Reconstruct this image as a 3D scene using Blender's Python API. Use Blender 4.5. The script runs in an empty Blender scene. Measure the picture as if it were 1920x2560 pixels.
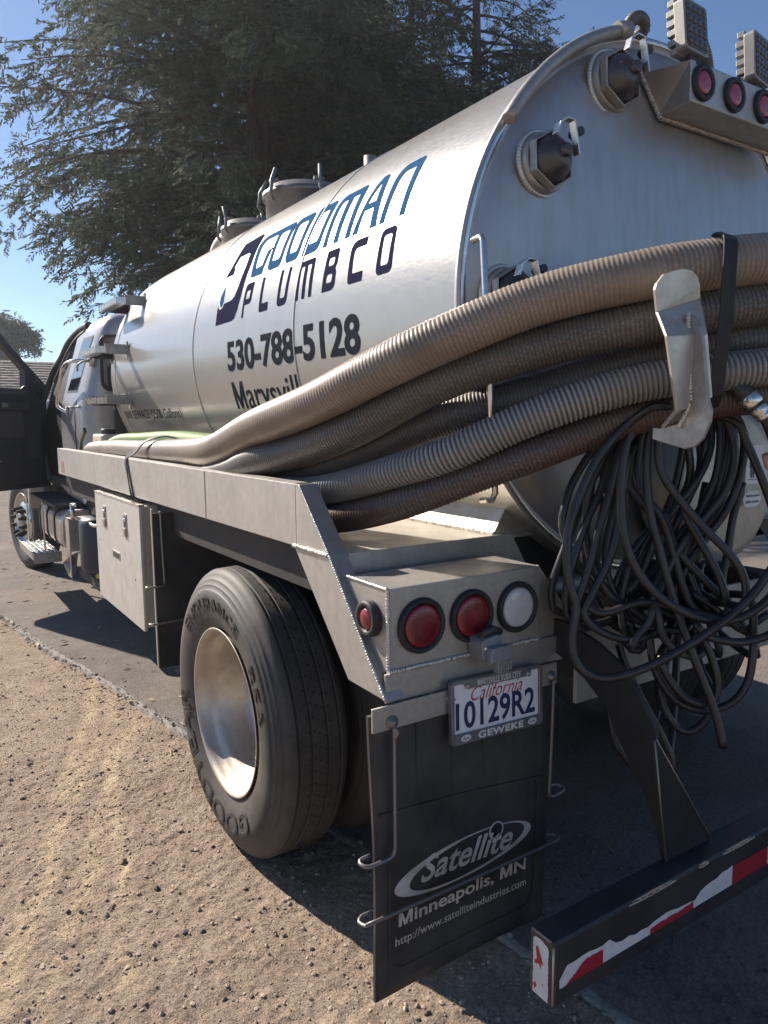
import bpy, bmesh, math, random
import numpy as np
from math import sin, cos, pi, radians, atan2, sqrt
from mathutils import Vector, Matrix
from mathutils.geometry import tessellate_polygon

random.seed(7)
rng = np.random.default_rng(11)
scene = bpy.context.scene
COL = scene.collection

# ------------------------------------------------------------------ camera
CAM_H = 1.545
cd = bpy.data.cameras.new('camera')
cam = bpy.data.objects.new('camera', cd)
COL.objects.link(cam)
cd.sensor_fit = 'HORIZONTAL'
cd.sensor_width = 36.0
cd.lens = 36.0 * 1848.0 / 1920.0
cd.clip_start = 0.05
cd.clip_end = 1500
p, y, ro = radians(7.081), radians(32.993), radians(0.526)
_r = Vector((cos(y), -sin(y), 0)); _f = Vector((sin(y), cos(y), 0)); _u = Vector((0, 0, 1))
_fw = _f * cos(p) - _u * sin(p)
_dn = -(_u * cos(p) + _f * sin(p))
_rt = _r * cos(ro) + _dn * sin(ro)
_dn2 = -_r * sin(ro) + _dn * cos(ro)
_up = -_dn2
cam.matrix_world = Matrix(((_rt.x, _up.x, -_fw.x, 0), (_rt.y, _up.y, -_fw.y, 0), (_rt.z, _up.z, -_fw.z, CAM_H), (0, 0, 0, 1)))
scene.camera = cam
scene.render.resolution_x = 768
scene.render.resolution_y = 1024

# ------------------------------------------------------------------ sky and sun
SUN_AZ = radians(-21.5)      # measured from +Y towards +X
SUN_EL = radians(35.0)
w = bpy.data.worlds.new('World')
scene.world = w
w.use_nodes = True
nt = w.node_tree
nt.nodes.clear()
wo = nt.nodes.new('ShaderNodeOutputWorld')
bg = nt.nodes.new('ShaderNodeBackground')
sky = nt.nodes.new('ShaderNodeTexSky')
sky.sky_type = 'NISHITA'
sky.sun_disc = False
sky.sun_elevation = SUN_EL
sky.sun_rotation = SUN_AZ % (2 * pi)
sky.altitude = 900
sky.air_density = 1.0
sky.dust_density = 0.05
sky.ozone_density = 4.5
bg.inputs['Strength'].default_value = 0.068
nt.links.new(sky.outputs[0], bg.inputs['Color'])
nt.links.new(bg.outputs[0], wo.inputs['Surface'])
sl = bpy.data.lights.new('sun', 'SUN')
sl.energy = 5.0
sl.angle = radians(0.53)
sl.color = (1.0, 0.90, 0.78)
sun = bpy.data.objects.new('sun', sl)
COL.objects.link(sun)
sdir = Vector((sin(SUN_AZ) * cos(SUN_EL), cos(SUN_AZ) * cos(SUN_EL), sin(SUN_EL)))
sun.rotation_euler = (-sdir).to_track_quat('-Z', 'Y').to_euler()
sun.location = sdir * 60
vs = scene.view_settings
vs.view_transform = 'Standard'
vs.look = 'None'
vs.exposure = 0.95
vs.gamma = 1.0
vs.use_curve_mapping = False
VEIL_DENSITY = 0.0011
scene.cycles.max_bounces = 6
scene.cycles.use_denoising = True

# ------------------------------------------------------------------ object helpers
W = {}

def empty(name, loc, label=None, cat=None, group=None, rz=0.0):
    o = bpy.data.objects.new(name, None)
    COL.objects.link(o)
    m = Matrix.Translation(loc) @ Matrix.Rotation(rz, 4, 'Z')
    o.matrix_basis = m
    o.empty_display_size = 0.2
    W[o] = m
    if label: o['label'] = label
    if cat: o['category'] = cat
    if group: o['group'] = group
    return o

def put(name, mesh, parent=None, M=None, label=None, cat=None, group=None, kind=None):
    o = bpy.data.objects.new(name, mesh)
    COL.objects.link(o)
    M = M if M is not None else Matrix.Identity(4)
    if parent is not None:
        o.parent = parent
        o.matrix_parent_inverse = W[parent].inverted()
    o.matrix_basis = M
    W[o] = M.copy()
    if label: o['label'] = label
    if cat: o['category'] = cat
    if group: o['group'] = group
    if kind: o['kind'] = kind
    return o

def frame(d):
    d = Vector(d).normalized()
    a = Vector((0, 0, 1)) if abs(d.z) < 0.95 else Vector((0, 1, 0))
    u = d.cross(a).normalized()
    return u, d.cross(u).normalized(), d

def spline(pts, step):
    P = [Vector(q) for q in pts]
    P = [P[0] * 2 - P[1]] + P + [P[-1] * 2 - P[-2]]
    res = []
    for i in range(1, len(P) - 2):
        a, b, c, d = P[i - 1], P[i], P[i + 1], P[i + 2]
        n = max(2, int((c - b).length / step))
        for k in range(n):
            t = k / n
            res.append(0.5 * ((2 * b) + (c - a) * t + (2 * a - 5 * b + 4 * c - d) * t * t + (3 * b - a - 3 * c + d) * t ** 3))
    res.append(P[-2])
    return res

def resample(pts, step):
    P = np.array([tuple(q) for q in pts])
    s = np.r_[0, np.cumsum(np.linalg.norm(np.diff(P, axis=0), axis=1))]
    n = max(2, int(s[-1] / step) + 1)
    t = np.linspace(0, s[-1], n)
    return [Vector((np.interp(v, s, P[:, 0]), np.interp(v, s, P[:, 1]), np.interp(v, s, P[:, 2]))) for v in t], t

class MB:
    """collects shapes, then links them as one mesh object"""
    def __init__(self):
        self.v = []; self.f = []; self.m = []; self.s = []
    def add(self, vs_, fs, mi=0, smooth=False):
        o = len(self.v)
        self.v.extend([tuple(q) for q in vs_])
        for f in fs:
            self.f.append(tuple(i + o for i in f)); self.m.append(mi); self.s.append(smooth)
        return self
    def box(self, a, b, mi=0, M=None):
        x0, y0, z0 = a; x1, y1, z1 = b
        vs_ = [Vector(q) for q in ((x0, y0, z0), (x1, y0, z0), (x1, y1, z0), (x0, y1, z0), (x0, y0, z1), (x1, y0, z1), (x1, y1, z1), (x0, y1, z1))]
        if M is not None: vs_ = [M @ q for q in vs_]
        return self.add(vs_, [(0, 3, 2, 1), (4, 5, 6, 7), (0, 1, 5, 4), (1, 2, 6, 5), (2, 3, 7, 6), (3, 0, 4, 7)], mi)
    def cbox(self, c, s, mi=0, M=None):
        T = Matrix.Translation(c)
        if M is not None: T = T @ M.to_4x4()
        return self.box((-s[0] / 2, -s[1] / 2, -s[2] / 2), (s[0] / 2, s[1] / 2, s[2] / 2), mi, T)
    def prism(self, poly, axis, a, b, mi=0):
        """poly of 2D points in the two axes other than `axis`, extruded from a to b"""
        def q(u, v, t):
            return {'X': (t, u, v), 'Y': (u, t, v), 'Z': (u, v, t)}[axis]
        n = len(poly)
        vs_ = [q(u, v, a) for u, v in poly] + [q(u, v, b) for u, v in poly]
        fs = [tuple(range(n)), tuple(range(2 * n - 1, n - 1, -1))]
        fs += [(i, i + n, (i + 1) % n + n, (i + 1) % n) for i in range(n)]
        return self.add(vs_, fs, mi)
    def tube(self, pts, r, n=10, mi=0, closed=False, caps=True, smooth=True):
        P = [Vector(q) for q in pts]
        R = r if hasattr(r, '__len__') else [r] * len(P)
        N = len(P)
        T = []
        for i in range(N):
            a = P[i - 1] if (i > 0 or closed) else P[i]
            b = P[(i + 1) % N] if (i < N - 1 or closed) else P[i]
            d = b - a
            T.append(d.normalized() if d.length > 1e-9 else Vector((0, 0, 1)))
        u, v, _ = frame(T[0])
        vs_ = []
        for i in range(N):
            if i:
                ax = T[i - 1].cross(T[i])
                if ax.length > 1e-9:
                    ang = T[i - 1].angle(T[i]); q = Matrix.Rotation(ang, 3, ax.normalized())
                    u = q @ u
                u = (u - T[i] * u.dot(T[i])).normalized()
            v = T[i].cross(u)
            for k in range(n):
                a = 2 * pi * k / n
                vs_.append(P[i] + (u * cos(a) + v * sin(a)) * R[i])
        fs = []
        for i in range(N - 1 + (1 if closed else 0)):
            j = (i + 1) % N
            for k in range(n):
                fs.append((i * n + k, i * n + (k + 1) % n, j * n + (k + 1) % n, j * n + k))
        self.add(vs_, fs, mi, smooth)
        if caps and not closed:
            o = len(self.v) - N * n
            self.f.append(tuple(o + k for k in reversed(range(n)))); self.m.append(mi); self.s.append(False)
            self.f.append(tuple(o + (N - 1) * n + k for k in range(n))); self.m.append(mi); self.s.append(False)
        return self
    def bar(self, pts, wdt, thk, up=(0, 0, 1), mi=0):
        """flat bar swept along pts; width along the side direction, thickness along `up`"""
        P = [Vector(q) for q in pts]; N = len(P); vs_ = []
        for i in range(N):
            d = (P[min(i + 1, N - 1)] - P[max(i - 1, 0)]).normalized()
            u_ = Vector(up[i] if hasattr(up[0], '__len__') else up)
            sd = d.cross(u_).normalized(); nn = sd.cross(d).normalized()
            for a, b in ((-1, -1), (1, -1), (1, 1), (-1, 1)):
                vs_.append(P[i] + sd * a * wdt / 2 + nn * b * thk / 2)
        fs = []
        for i in range(N - 1):
            for k in range(4):
                fs.append((i * 4 + k, i * 4 + (k + 1) % 4, i * 4 + 4 + (k + 1) % 4, i * 4 + 4 + k))
        fs += [(3, 2, 1, 0), tuple(N * 4 - 4 + k for k in range(4))]
        return self.add(vs_, fs, mi)
    def lathe(self, prof, o, d, n=48, mi=0, smooth=True, capa=False, capb=False, a0=0.0, a1=2 * pi):
        """prof of (distance along d, radius)"""
        u, v, d = frame(d); o = Vector(o); vs_ = []
        full = abs(a1 - a0 - 2 * pi) < 1e-6
        m_ = n if full else n + 1
        for t, r in prof:
            for k in range(m_):
                a = a0 + (a1 - a0) * k / n
                vs_.append(o + d * t + (u * cos(a) + v * sin(a)) * r)
        fs = []
        for i in range(len(prof) - 1):
            for k in range(n):
                k2 = (k + 1) % m_
                fs.append((i * m_ + k, i * m_ + k2, (i + 1) * m_ + k2, (i + 1) * m_ + k))
        self.add(vs_, fs, mi, smooth)
        off = len(self.v) - len(vs_)
        if capa: self.f.append(tuple(off + k for k in range(m_))); self.m.append(mi); self.s.append(False)
        if capb: self.f.append(tuple(off + (len(prof) - 1) * m_ + k for k in range(m_))); self.m.append(mi); self.s.append(False)
        return self
    def cyl(self, a, b, r, n=20, mi=0, smooth=True):
        return self.tube([a, b], r, n, mi, smooth=smooth)
    def weld(self, a, b, r=0.006, mi=0, pitch=0.007):
        """a bead of weld from a to b"""
        a = Vector(a); b = Vector(b); L = (b - a).length; n = max(4, int(L / pitch)) * 4
        pts = []; rr = []
        for i in range(n + 1):
            pts.append(a.lerp(b, i / n) + Vector((random.uniform(-1, 1), random.uniform(-1, 1), random.uniform(-1, 1))) * r * 0.10)
            rr.append(r * (0.80 + 0.28 * (0.5 + 0.5 * cos(2 * pi * i / 4)) + random.uniform(-.05, .05)))
        return self.tube(pts, rr, 8, mi)
    def mesh(self, name, mats, bev=0.0, seg=2, merge=False, recalc=True):
        me = bpy.data.meshes.new(name)
        me.from_pydata(self.v, [], self.f)
        me.polygons.foreach_set('material_index', self.m)
        me.polygons.foreach_set('use_smooth', self.s)
        for m_ in (mats if isinstance(mats, (list, tuple)) else [mats]): me.materials.append(m_)
        bm = bmesh.new(); bm.from_mesh(me)
        if merge: bmesh.ops.remove_doubles(bm, verts=bm.verts, dist=1e-5)
        if recalc: bmesh.ops.recalc_face_normals(bm, faces=bm.faces)
        if bev > 0:
            es = [e for e in bm.edges if len(e.link_faces) == 2 and e.calc_face_angle(0) > 0.5]
            bmesh.ops.bevel(bm, geom=es, offset=bev, segments=seg, profile=0.5, affect='EDGES', clamp_overlap=True)
        bm.to_mesh(me); bm.free()
        return me
    def build(self, name, mats, parent=None, bev=0.0, seg=2, M=None, **k):
        return put(name, self.mesh(name, mats, bev, seg), parent, M, **k)

def polymesh(outlines):
    """2D polygons with holes -> flat triangle list: outlines = list of [outer, hole, ...]"""
    vs_ = []; fs = []
    for loops in outlines:
        o = len(vs_)
        flat = [q for l in loops for q in l]
        tris = tessellate_polygon([[Vector((a, b, 0)) for a, b in l] for l in loops])
        vs_ += flat; fs += [tuple(o + i for i in t) for t in tris]
    return vs_, fs

def slice_flat(vs_, fs, step, both=False):
    """cut a flat 2D mesh into strips so that it can be bent"""
    bm = bmesh.new()
    bv = [bm.verts.new((a, b, 0)) for a, b in vs_]
    for f in fs:
        try: bm.faces.new([bv[i] for i in f])
        except ValueError: pass
    for ax in ((1, 0) if both else (1,)):
        lo = min(q.co[ax] for q in bm.verts); hi = max(q.co[ax] for q in bm.verts)
        t = lo + step
        while t < hi:
            n = [0, 0, 0]; n[ax] = 1; c = [0, 0, 0]; c[ax] = t
            bmesh.ops.bisect_plane(bm, geom=bm.verts[:] + bm.edges[:] + bm.faces[:], plane_co=c, plane_no=n)
            t += step
    bm.verts.ensure_lookup_table(); bm.verts.index_update()
    V2 = [(q.co.x, q.co.y) for q in bm.verts]; F2 = [tuple(q.index for q in f.verts) for f in bm.faces]
    bm.free()
    return V2, F2

_tc = {}
def raw_text(s, bold=0.0, shear=0.0, spacing=1.0):
    cu = bpy.data.curves.new('t', 'FONT')
    cu.body = s; cu.offset = bold; cu.shear = shear; cu.space_character = spacing; cu.resolution_u = 4
    o = bpy.data.objects.new('t', cu); COL.objects.link(o)
    dg = bpy.context.evaluated_depsgraph_get()
    me = bpy.data.meshes.new_from_object(o.evaluated_get(dg))
    V2 = [(q.co.x, q.co.y) for q in me.vertices]; F2 = [tuple(f.vertices) for f in me.polygons]
    bpy.data.objects.remove(o); bpy.data.curves.remove(cu); bpy.data.meshes.remove(me)
    return V2, F2

def textmesh(s, bold=0.0, shear=0.0, spacing=1.0):
    """flat 2D mesh of a line of text, normalised to its own box (0..1, 0..1), and its aspect"""
    k = (s, bold, shear, spacing)
    if k in _tc: return _tc[k]
    if 'M' in s and bold:
        # the stock letter M does not take an outline offset: draw it here
        V2, F2 = [], []
        for i, ch in enumerate(s):
            if ch == ' ': continue
            xm = max(q[0] for q in raw_text(s[:i + 1], 0, 0, spacing)[0])
            cv, cf = raw_text(ch)
            c0, c1 = min(q[0] for q in cv), max(q[0] for q in cv); hh = max(q[1] for q in cv)
            if ch == 'M':
                t = 0.17 + bold * 2.2
                pl = [(0, 0), (t, 0), (t, .60), (.5 - t * .45, 0), (.5 + t * .45, 0), (1 - t, .60), (1 - t, 0), (1, 0), (1, 1), (1 - t * 1.25, 1), (.5, .34), (t * 1.25, 1), (0, 1)]
                cv, cf = polymesh([[[(c0 - bold + (c1 - c0 + 2 * bold) * a, -bold + (hh + 2 * bold) * b) for a, b in pl]]])
            else: cv, cf = raw_text(ch, bold)
            o = len(V2); V2 += [(a + xm - c1 + shear * b, b) for a, b in cv]; F2 += [tuple(q + o for q in f) for f in cf]
    else: V2, F2 = raw_text(s, bold, shear, spacing)
    xs = [q[0] for q in V2]; ys = [q[1] for q in V2]
    x0, x1, y0, y1 = min(xs), max(xs), min(ys), max(ys)
    V2 = [((a - x0) / (x1 - x0), (b - y0) / (y1 - y0)) for a, b in V2]
    _tc[k] = (V2, F2, (x1 - x0) / (y1 - y0))
    return _tc[k]

def flat_text(mb, s, f, mi=0, bold=0.0, shear=0.0, spacing=1.0, step=None):
    V2, F2, _ = textmesh(s, bold, shear, spacing)
    if step: V2, F2 = slice_flat(V2, F2, step)
    mb.add([f(a, b) for a, b in V2], F2, mi)

def islands(mb, name, mat, parent, M=None):
    """one object for each connected piece of a flat line of letters"""
    par = list(range(len(mb.v)))
    key = {}
    def find(a):
        while par[a] != a: par[a] = par[par[a]]; a = par[a]
        return a
    for i, q in enumerate(mb.v):
        k = (round(q[0], 5), round(q[1], 5), round(q[2], 5))
        if k in key: par[find(i)] = find(key[k])
        else: key[k] = i
    for f in mb.f:
        for i in f[1:]: par[find(i)] = find(f[0])
    grp = {}
    for f in mb.f: grp.setdefault(find(f[0]), []).append(f)
    out = []
    for fs in grp.values():
        ids = sorted({i for f in fs for i in f}); mp = {a: b for b, a in enumerate(ids)}
        o = MB().add([mb.v[i] for i in ids], [tuple(mp[i] for i in f) for f in fs])
        out.append(o.build(name, mat, parent, M=M))
    return out

def ellipse(cx, cy, rx, ry, n=40, rot=0.0, a0=0.0, a1=2 * pi):
    out = []
    for k in range(n):
        a = a0 + (a1 - a0) * k / n
        x, y_ = rx * cos(a), ry * sin(a)
        out.append((cx + x * cos(rot) - y_ * sin(rot), cy + x * sin(rot) + y_ * cos(rot)))
    return out

# ------------------------------------------------------------------ material helpers
class NT:
    def __init__(self, name):
        self.m = bpy.data.materials.new(name); self.m.use_nodes = True
        self.t = self.m.node_tree
        self.b = self.t.nodes['Principled BSDF']
    def n(self, t, **k):
        x = self.t.nodes.new(t)
        for a, v in k.items():
            if a.startswith('i_'):
                x.inputs[a[2:].replace('_', ' ')].default_value = v
            else: setattr(x, a, v)
        return x
    def l(self, a, b): self.t.links.new(a, b)
    def coord(self, scale=(1, 1, 1), kind='Object', rot=(0, 0, 0)):
        tc = self.n('ShaderNodeTexCoord'); mp = self.n('ShaderNodeMapping')
        mp.inputs['Scale'].default_value = scale; mp.inputs['Rotation'].default_value = rot
        self.l(tc.outputs[kind], mp.inputs['Vector'])
        return mp.outputs[0]
    def noise(self, scale, detail=5, rough=0.6, vec=None, dist=0.0):
        x = self.n('ShaderNodeTexNoise'); x.inputs['Scale'].default_value = scale; x.inputs['Detail'].default_value = detail
        x.inputs['Roughness'].default_value = rough; x.inputs['Distortion'].default_value = dist
        if vec is not None: self.l(vec, x.inputs['Vector'])
        return x.outputs['Fac']
    def ramp(self, fac, stops):
        x = self.n('ShaderNodeValToRGB'); e = x.color_ramp.elements
        while len(e) > 1: e.remove(e[0])
        e[0].position = stops[0][0]; e[0].color = (*stops[0][1], 1) if len(stops[0][1]) == 3 else stops[0][1]
        for q, c in stops[1:]:
            z = e.new(q); z.color = (*c, 1)
        self.l(fac, x.inputs[0]); return x.outputs[0]
    def mix(self, fac, a, b, mode='MIX'):
        x = self.n('ShaderNodeMix', data_type='RGBA', blend_type=mode)
        for s, v in ((0, fac), (6, a), (7, b)):
            if hasattr(v, 'is_output'): self.l(v, x.inputs[s])
            else: x.inputs[s].default_value = v if s == 0 else (*v, 1)
        return x.outputs[2]
    def bump(self, h, strength=0.3, dist=0.01, prev=None):
        x = self.n('ShaderNodeBump'); x.inputs['Strength'].default_value = strength; x.inputs['Distance'].default_value = dist
        self.l(h, x.inputs['Height'])
        if prev is not None: self.l(prev, x.inputs['Normal'])
        return x.outputs[0]
    def set(self, **k):
        for a, v in k.items():
            s = self.b.inputs[{'color': 'Base Color', 'rough': 'Roughness', 'metal': 'Metallic', 'normal': 'Normal', 'spec': 'Specular IOR Level', 'trans': 'Transmission Weight', 'coat': 'Coat Weight', 'aniso': 'Anisotropic', 'alpha': 'Alpha', 'subsurf': 'Subsurface Weight', 'emit': 'Emission Color', 'emit_s': 'Emission Strength'}[a]]
            if hasattr(v, 'is_output'): self.l(v, s)
            elif isinstance(v, tuple): s.default_value = (*v, 1)
            else: s.default_value = v
        return self

def grey(a): return (a, a, a)

def metal(name, base, r0, r1, metallic=1.0, dirt=(0.2, 0.17, 0.13), dirt_amt=0.5, scale=6.0, brush=(1, 1, 1), bstr=0.08, streak=0.0, bscale=90):
    t = NT(name)
    v = t.coord()
    n1 = t.noise(scale, 7, 0.65, v)
    n2 = t.noise(scale * 7, 4, 0.6, v)
    vb = t.coord(brush)
    n3 = t.noise(bscale, 3, 0.6, vb)
    vs2 = t.coord((14, 14, 0.7)); n4 = t.noise(2.2, 5, 0.65, vs2)
    d = t.ramp(n1, [(0.42, (0, 0, 0)), (0.72, (1, 1, 1))])
    if streak:
        d2 = t.ramp(n4, [(0.48, (0, 0, 0)), (0.75, (1, 1, 1))])
        d = t.mix(streak, d, d2)
    dm = t.n('ShaderNodeMath', operation='MULTIPLY'); t.l(d, dm.inputs[0]); dm.inputs[1].default_value = dirt_amt
    hi = tuple(min(1, c * 1.06) for c in base); lo = tuple(c * 0.88 for c in base)
    c0 = t.ramp(n2, [(0.3, lo), (0.7, hi)])
    c = t.mix(dm.outputs[0], c0, dirt)
    rg = t.n('ShaderNodeMapRange'); t.l(n1, rg.inputs[0]); rg.inputs[1].default_value = 0.3; rg.inputs[2].default_value = 0.7
    rg.inputs[3].default_value = r0; rg.inputs[4].default_value = r1
    mt = t.n('ShaderNodeMapRange'); t.l(dm.outputs[0], mt.inputs[0]); mt.inputs[3].default_value = metallic; mt.inputs[4].default_value = metallic * 0.45
    b = t.bump(n3, bstr, 0.002); b = t.bump(n2, bstr * 0.7, 0.004, b)
    t.set(color=c, rough=rg.outputs[0], metal=mt.outputs[0], normal=b)
    return t.m

def plain(name, col, rough=0.5, metallic=0.0, var=0.15, scale=25.0, bstr=0.15, spec=0.5, dust=None, dust_amt=0.0):
    t = NT(name)
    v = t.coord()
    n1 = t.noise(scale, 6, 0.65, v); n2 = t.noise(scale * 9, 3, 0.6, v)
    c = t.ramp(n1, [(0.3, tuple(q * (1 - var) for q in col)), (0.7, tuple(min(1, q * (1 + var)) for q in col))])
    if dust:
        n5 = t.noise(scale * 0.35, 7, 0.7, v)
        f = t.ramp(n5, [(0.38, (0, 0, 0)), (0.75, (dust_amt,) * 3)])
        c = t.mix(f, c, dust)
    rr = t.n('ShaderNodeMapRange'); t.l(n1, rr.inputs[0]); rr.inputs[3].default_value = max(0.02, rough - 0.1); rr.inputs[4].default_value = min(1, rough + 0.1)
    t.set(color=c, rough=rr.outputs[0], metal=metallic, normal=t.bump(n2, bstr, 0.002), spec=spec)
    return t.m
# ------------------------------------------------------------------ materials
def tank_mat(name, base, r0, r1, swirl=0.05, metal_=0.8, coat=0.0, drip=0.55):
    t = NT(name)
    v = t.coord()
    big = t.noise(1.3, 2, 0.5, v)
    mid = t.noise(9, 5, 0.6, v)
    sw1 = t.noise(7, 2, 0.5, t.coord((1.0, 3.0, 30.0)), 2.0)
    sw2 = t.noise(10, 2, 0.5, t.coord((26.0, 30.0, 1.2)), 1.0)
    stk = t.noise(3, 6, 0.7, t.coord((7, 9, 0.6)))
    dirt = t.ramp(stk, [(0.46, (0, 0, 0)), (0.80, (drip, drip, drip))])
    c0 = t.ramp(mid, [(0.25, tuple(q * 0.90 for q in base)), (0.75, base)])
    c = t.mix(dirt, c0, (0.36, 0.33, 0.29))
    rg = t.n('ShaderNodeMapRange'); t.l(sw1, rg.inputs[0]); rg.inputs[1].default_value = 0.3; rg.inputs[2].default_value = 0.7
    rg.inputs[3].default_value = r0; rg.inputs[4].default_value = r1
    b = t.bump(big, 0.10, 0.010); b = t.bump(sw1, swirl, 0.0022, b); b = t.bump(sw2, swirl * 0.7, 0.0016, b)
    t.set(color=c, rough=rg.outputs[0], metal=metal_, normal=b, coat=coat)
    t.b.inputs['Coat Roughness'].default_value = 0.135
    t.l(b, t.b.inputs['Coat Normal'])
    return t.m

M_TANK = tank_mat('tank_aluminium', (0.36, 0.35, 0.33), 0.28, 0.38, 0.05, 0.45, 0.40)
M_HEAD = tank_mat('tank_head_aluminium', (0.46, 0.46, 0.465), 0.38, 0.50, 0.05, 0.72, 0.0, 0.9)
M_RAIL = metal('bed_aluminium', (0.50, 0.48, 0.45), 0.42, 0.60, 0.85, (0.26, 0.22, 0.17), 0.55, 5, (1, 1, 1), 0.08, 0.5)
M_DECK = metal('deck_aluminium', (0.62, 0.58, 0.51), 0.45, 0.65, 0.75, (0.40, 0.34, 0.25), 0.6, 6, (20, 1, 1), 0.1)
M_BOXAL = metal('lamp_box_aluminium', (0.46, 0.44, 0.41), 0.42, 0.58, 0.8, (0.27, 0.23, 0.18), 0.5, 9, (1, 1, 1), 0.08, 0.3)
M_TOOL = metal('toolbox_aluminium', (0.66, 0.65, 0.62), 0.38, 0.55, 0.8, (0.40, 0.38, 0.33), 0.45, 12, (1, 1, 1), 0.1, 0.5)
M_WELD = metal('weld_bead_aluminium', (0.62, 0.60, 0.56), 0.40, 0.55, 0.9, (0.30, 0.27, 0.22), 0.4, 30)
M_BRIGHT = metal('bright_aluminium', (0.74, 0.71, 0.66), 0.20, 0.34, 1.0, (0.4, 0.36, 0.3), 0.35, 12, (1, 1, 40), 0.03)
M_HOOK = metal('hanger_aluminium', (0.55, 0.51, 0.455), 0.30, 0.44, 0.62, (0.34, 0.29, 0.23), 0.5, 10, (1, 1, 1), 0.06)
M_RIM = metal('rim_aluminium', (0.50, 0.455, 0.40), 0.40, 0.56, 0.72, (0.32, 0.25, 0.18), 0.9, 5, (1, 1, 1), 0.08)
M_RIMF = metal('front_rim_aluminium', (0.70, 0.68, 0.65), 0.22, 0.38, 0.95, (0.36, 0.27, 0.19), 0.5, 5, (1, 1, 1), 0.05)
M_CAST = metal('cast_metal', (0.40, 0.38, 0.355), 0.42, 0.62, 0.75, (0.20, 0.17, 0.14), 0.6, 14)
M_HATCH = metal('backlit_hatch_metal', (0.22, 0.215, 0.21), 0.42, 0.58, 0.7, (0.13, 0.12, 0.11), 0.5, 14)  # cast metal darkened, its backlit look put into the colour
M_ROD = metal('flap_rod_steel', (0.25, 0.235, 0.225), 0.40, 0.55, 0.8, (0.16, 0.13, 0.11), 0.6, 20)
M_STEELTANK = metal('fuel_tank_aluminium', (0.60, 0.58, 0.58), 0.26, 0.42, 0.95, (0.36, 0.27, 0.21), 0.6, 5)
M_RUBBER = plain('black_rubber', (0.022, 0.022, 0.024), 0.62, 0, 0.2, 30, 0.2, 0.4, (0.10, 0.09, 0.08), 0.25)
M_GROM = plain('grommet_rubber', (0.020, 0.020, 0.022), 0.55, 0, 0.2, 40, 0.1, 0.4)
M_HOSEBLK = plain('washdown_hose_rubber', (0.016, 0.016, 0.019), 0.36, 0, 0.3, 40, 0.15, 0.5, (0.07, 0.06, 0.052), 0.35)
M_BLACK = plain('black_painted_steel', (0.026, 0.027, 0.030), 0.48, 0.0, 0.25, 16, 0.12, 0.5, (0.10, 0.085, 0.07), 0.45)
M_BUMP = plain('bumper_black_steel', (0.016, 0.017, 0.021), 0.42, 0.0, 0.3, 9, 0.12, 0.5, (0.10, 0.085, 0.072), 0.4)
M_BARE = metal('scraped_bare_steel', (0.42, 0.38, 0.33), 0.4, 0.6, 0.8, (0.2, 0.13, 0.08), 0.6, 30)
M_FLAP = plain('mud_flap_rubber', (0.022, 0.022, 0.025), 0.60, 0, 0.25, 10, 0.25, 0.4, (0.13, 0.118, 0.102), 0.5)
M_DARKFR = plain('chassis_dark', (0.028, 0.028, 0.030), 0.7, 0, 0.3, 12, 0.2, 0.3, (0.09, 0.075, 0.06), 0.5)
M_PLASTIC = plain('dark_door_plastic', (0.062, 0.062, 0.067), 0.62, 0, 0.12, 12, 0.12, 0.4)
M_PLASTIC2 = plain('grey_door_plastic', (0.095, 0.095, 0.10), 0.6, 0, 0.12, 12, 0.1, 0.4)
M_SEAL = plain('door_seal_rubber', (0.016, 0.016, 0.018), 0.5, 0, 0.2, 20, 0.1, 0.5)
M_PLUG = plain('grey_plug_casting', (0.23, 0.24, 0.26), 0.5, 0.3, 0.12, 30, 0.15, 0.5, (0.14, 0.12, 0.10), 0.4)
M_WORKL = plain('work_lamp_casting', (0.30, 0.29, 0.27), 0.55, 0.4, 0.15, 25, 0.2, 0.5)
M_JUG = plain('cream_plastic_jug', (0.62, 0.55, 0.44), 0.45, 0, 0.06, 12, 0.05, 0.5, (0.4, 0.33, 0.24), 0.25)
M_PINK = plain('flesh_pink_fitting', (0.5, 0.30, 0.24), 0.45, 0, 0.1, 30, 0.05)
M_WHITE = plain('white_sticker', (0.70, 0.70, 0.71), 0.5, 0, 0.06, 30, 0.02, 0.4, (0.45, 0.42, 0.37), 0.3)
M_INK = plain('black_print', (0.020, 0.020, 0.024), 0.5, 0, 0.1, 30, 0.0)
M_NAVY = plain('navy_vinyl', (0.026, 0.028, 0.055), 0.6, 0, 0.12, 20, 0.02, 0.0)
M_BLUE = plain('blue_vinyl', (0.035, 0.095, 0.20), 0.6, 0, 0.12, 20, 0.02, 0.0)
M_SLATE = plain('slate_vinyl', (0.030, 0.034, 0.044), 0.6, 0, 0.12, 20, 0.02, 0.0)
M_FLAPPRT = plain('flap_print', (0.56, 0.53, 0.48), 0.6, 0, 0.2, 26, 0.1, 0.4, (0.16, 0.15, 0.13), 0.6)
M_PLATE = plain('plate_white', (0.74, 0.74, 0.76), 0.42, 0, 0.04, 30, 0.03, 0.5, (0.45, 0.40, 0.33), 0.25)
M_PLFRAME = plain('plate_frame_chrome', (0.22, 0.22, 0.23), 0.38, 0.7, 0.15, 30, 0.05)
M_PLTXT = plain('plate_frame_letters', (0.62, 0.61, 0.59), 0.5, 0, 0.1, 30, 0.0)
M_PLNAVY = plain('plate_navy', (0.018, 0.022, 0.085), 0.4, 0, 0.1, 30, 0.0)
M_PLRED = plain('plate_red', (0.42, 0.012, 0.03), 0.4, 0, 0.1, 30, 0.0)
M_CAB = metal('cab_silver_grey_paint', (0.36, 0.36, 0.38), 0.30, 0.42, 0.55, (0.30, 0.27, 0.24), 0.4, 3, (1, 1, 1), 0.02)
M_YEL = plain('yellow_cap', (0.45, 0.38, 0.08), 0.5)
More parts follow.
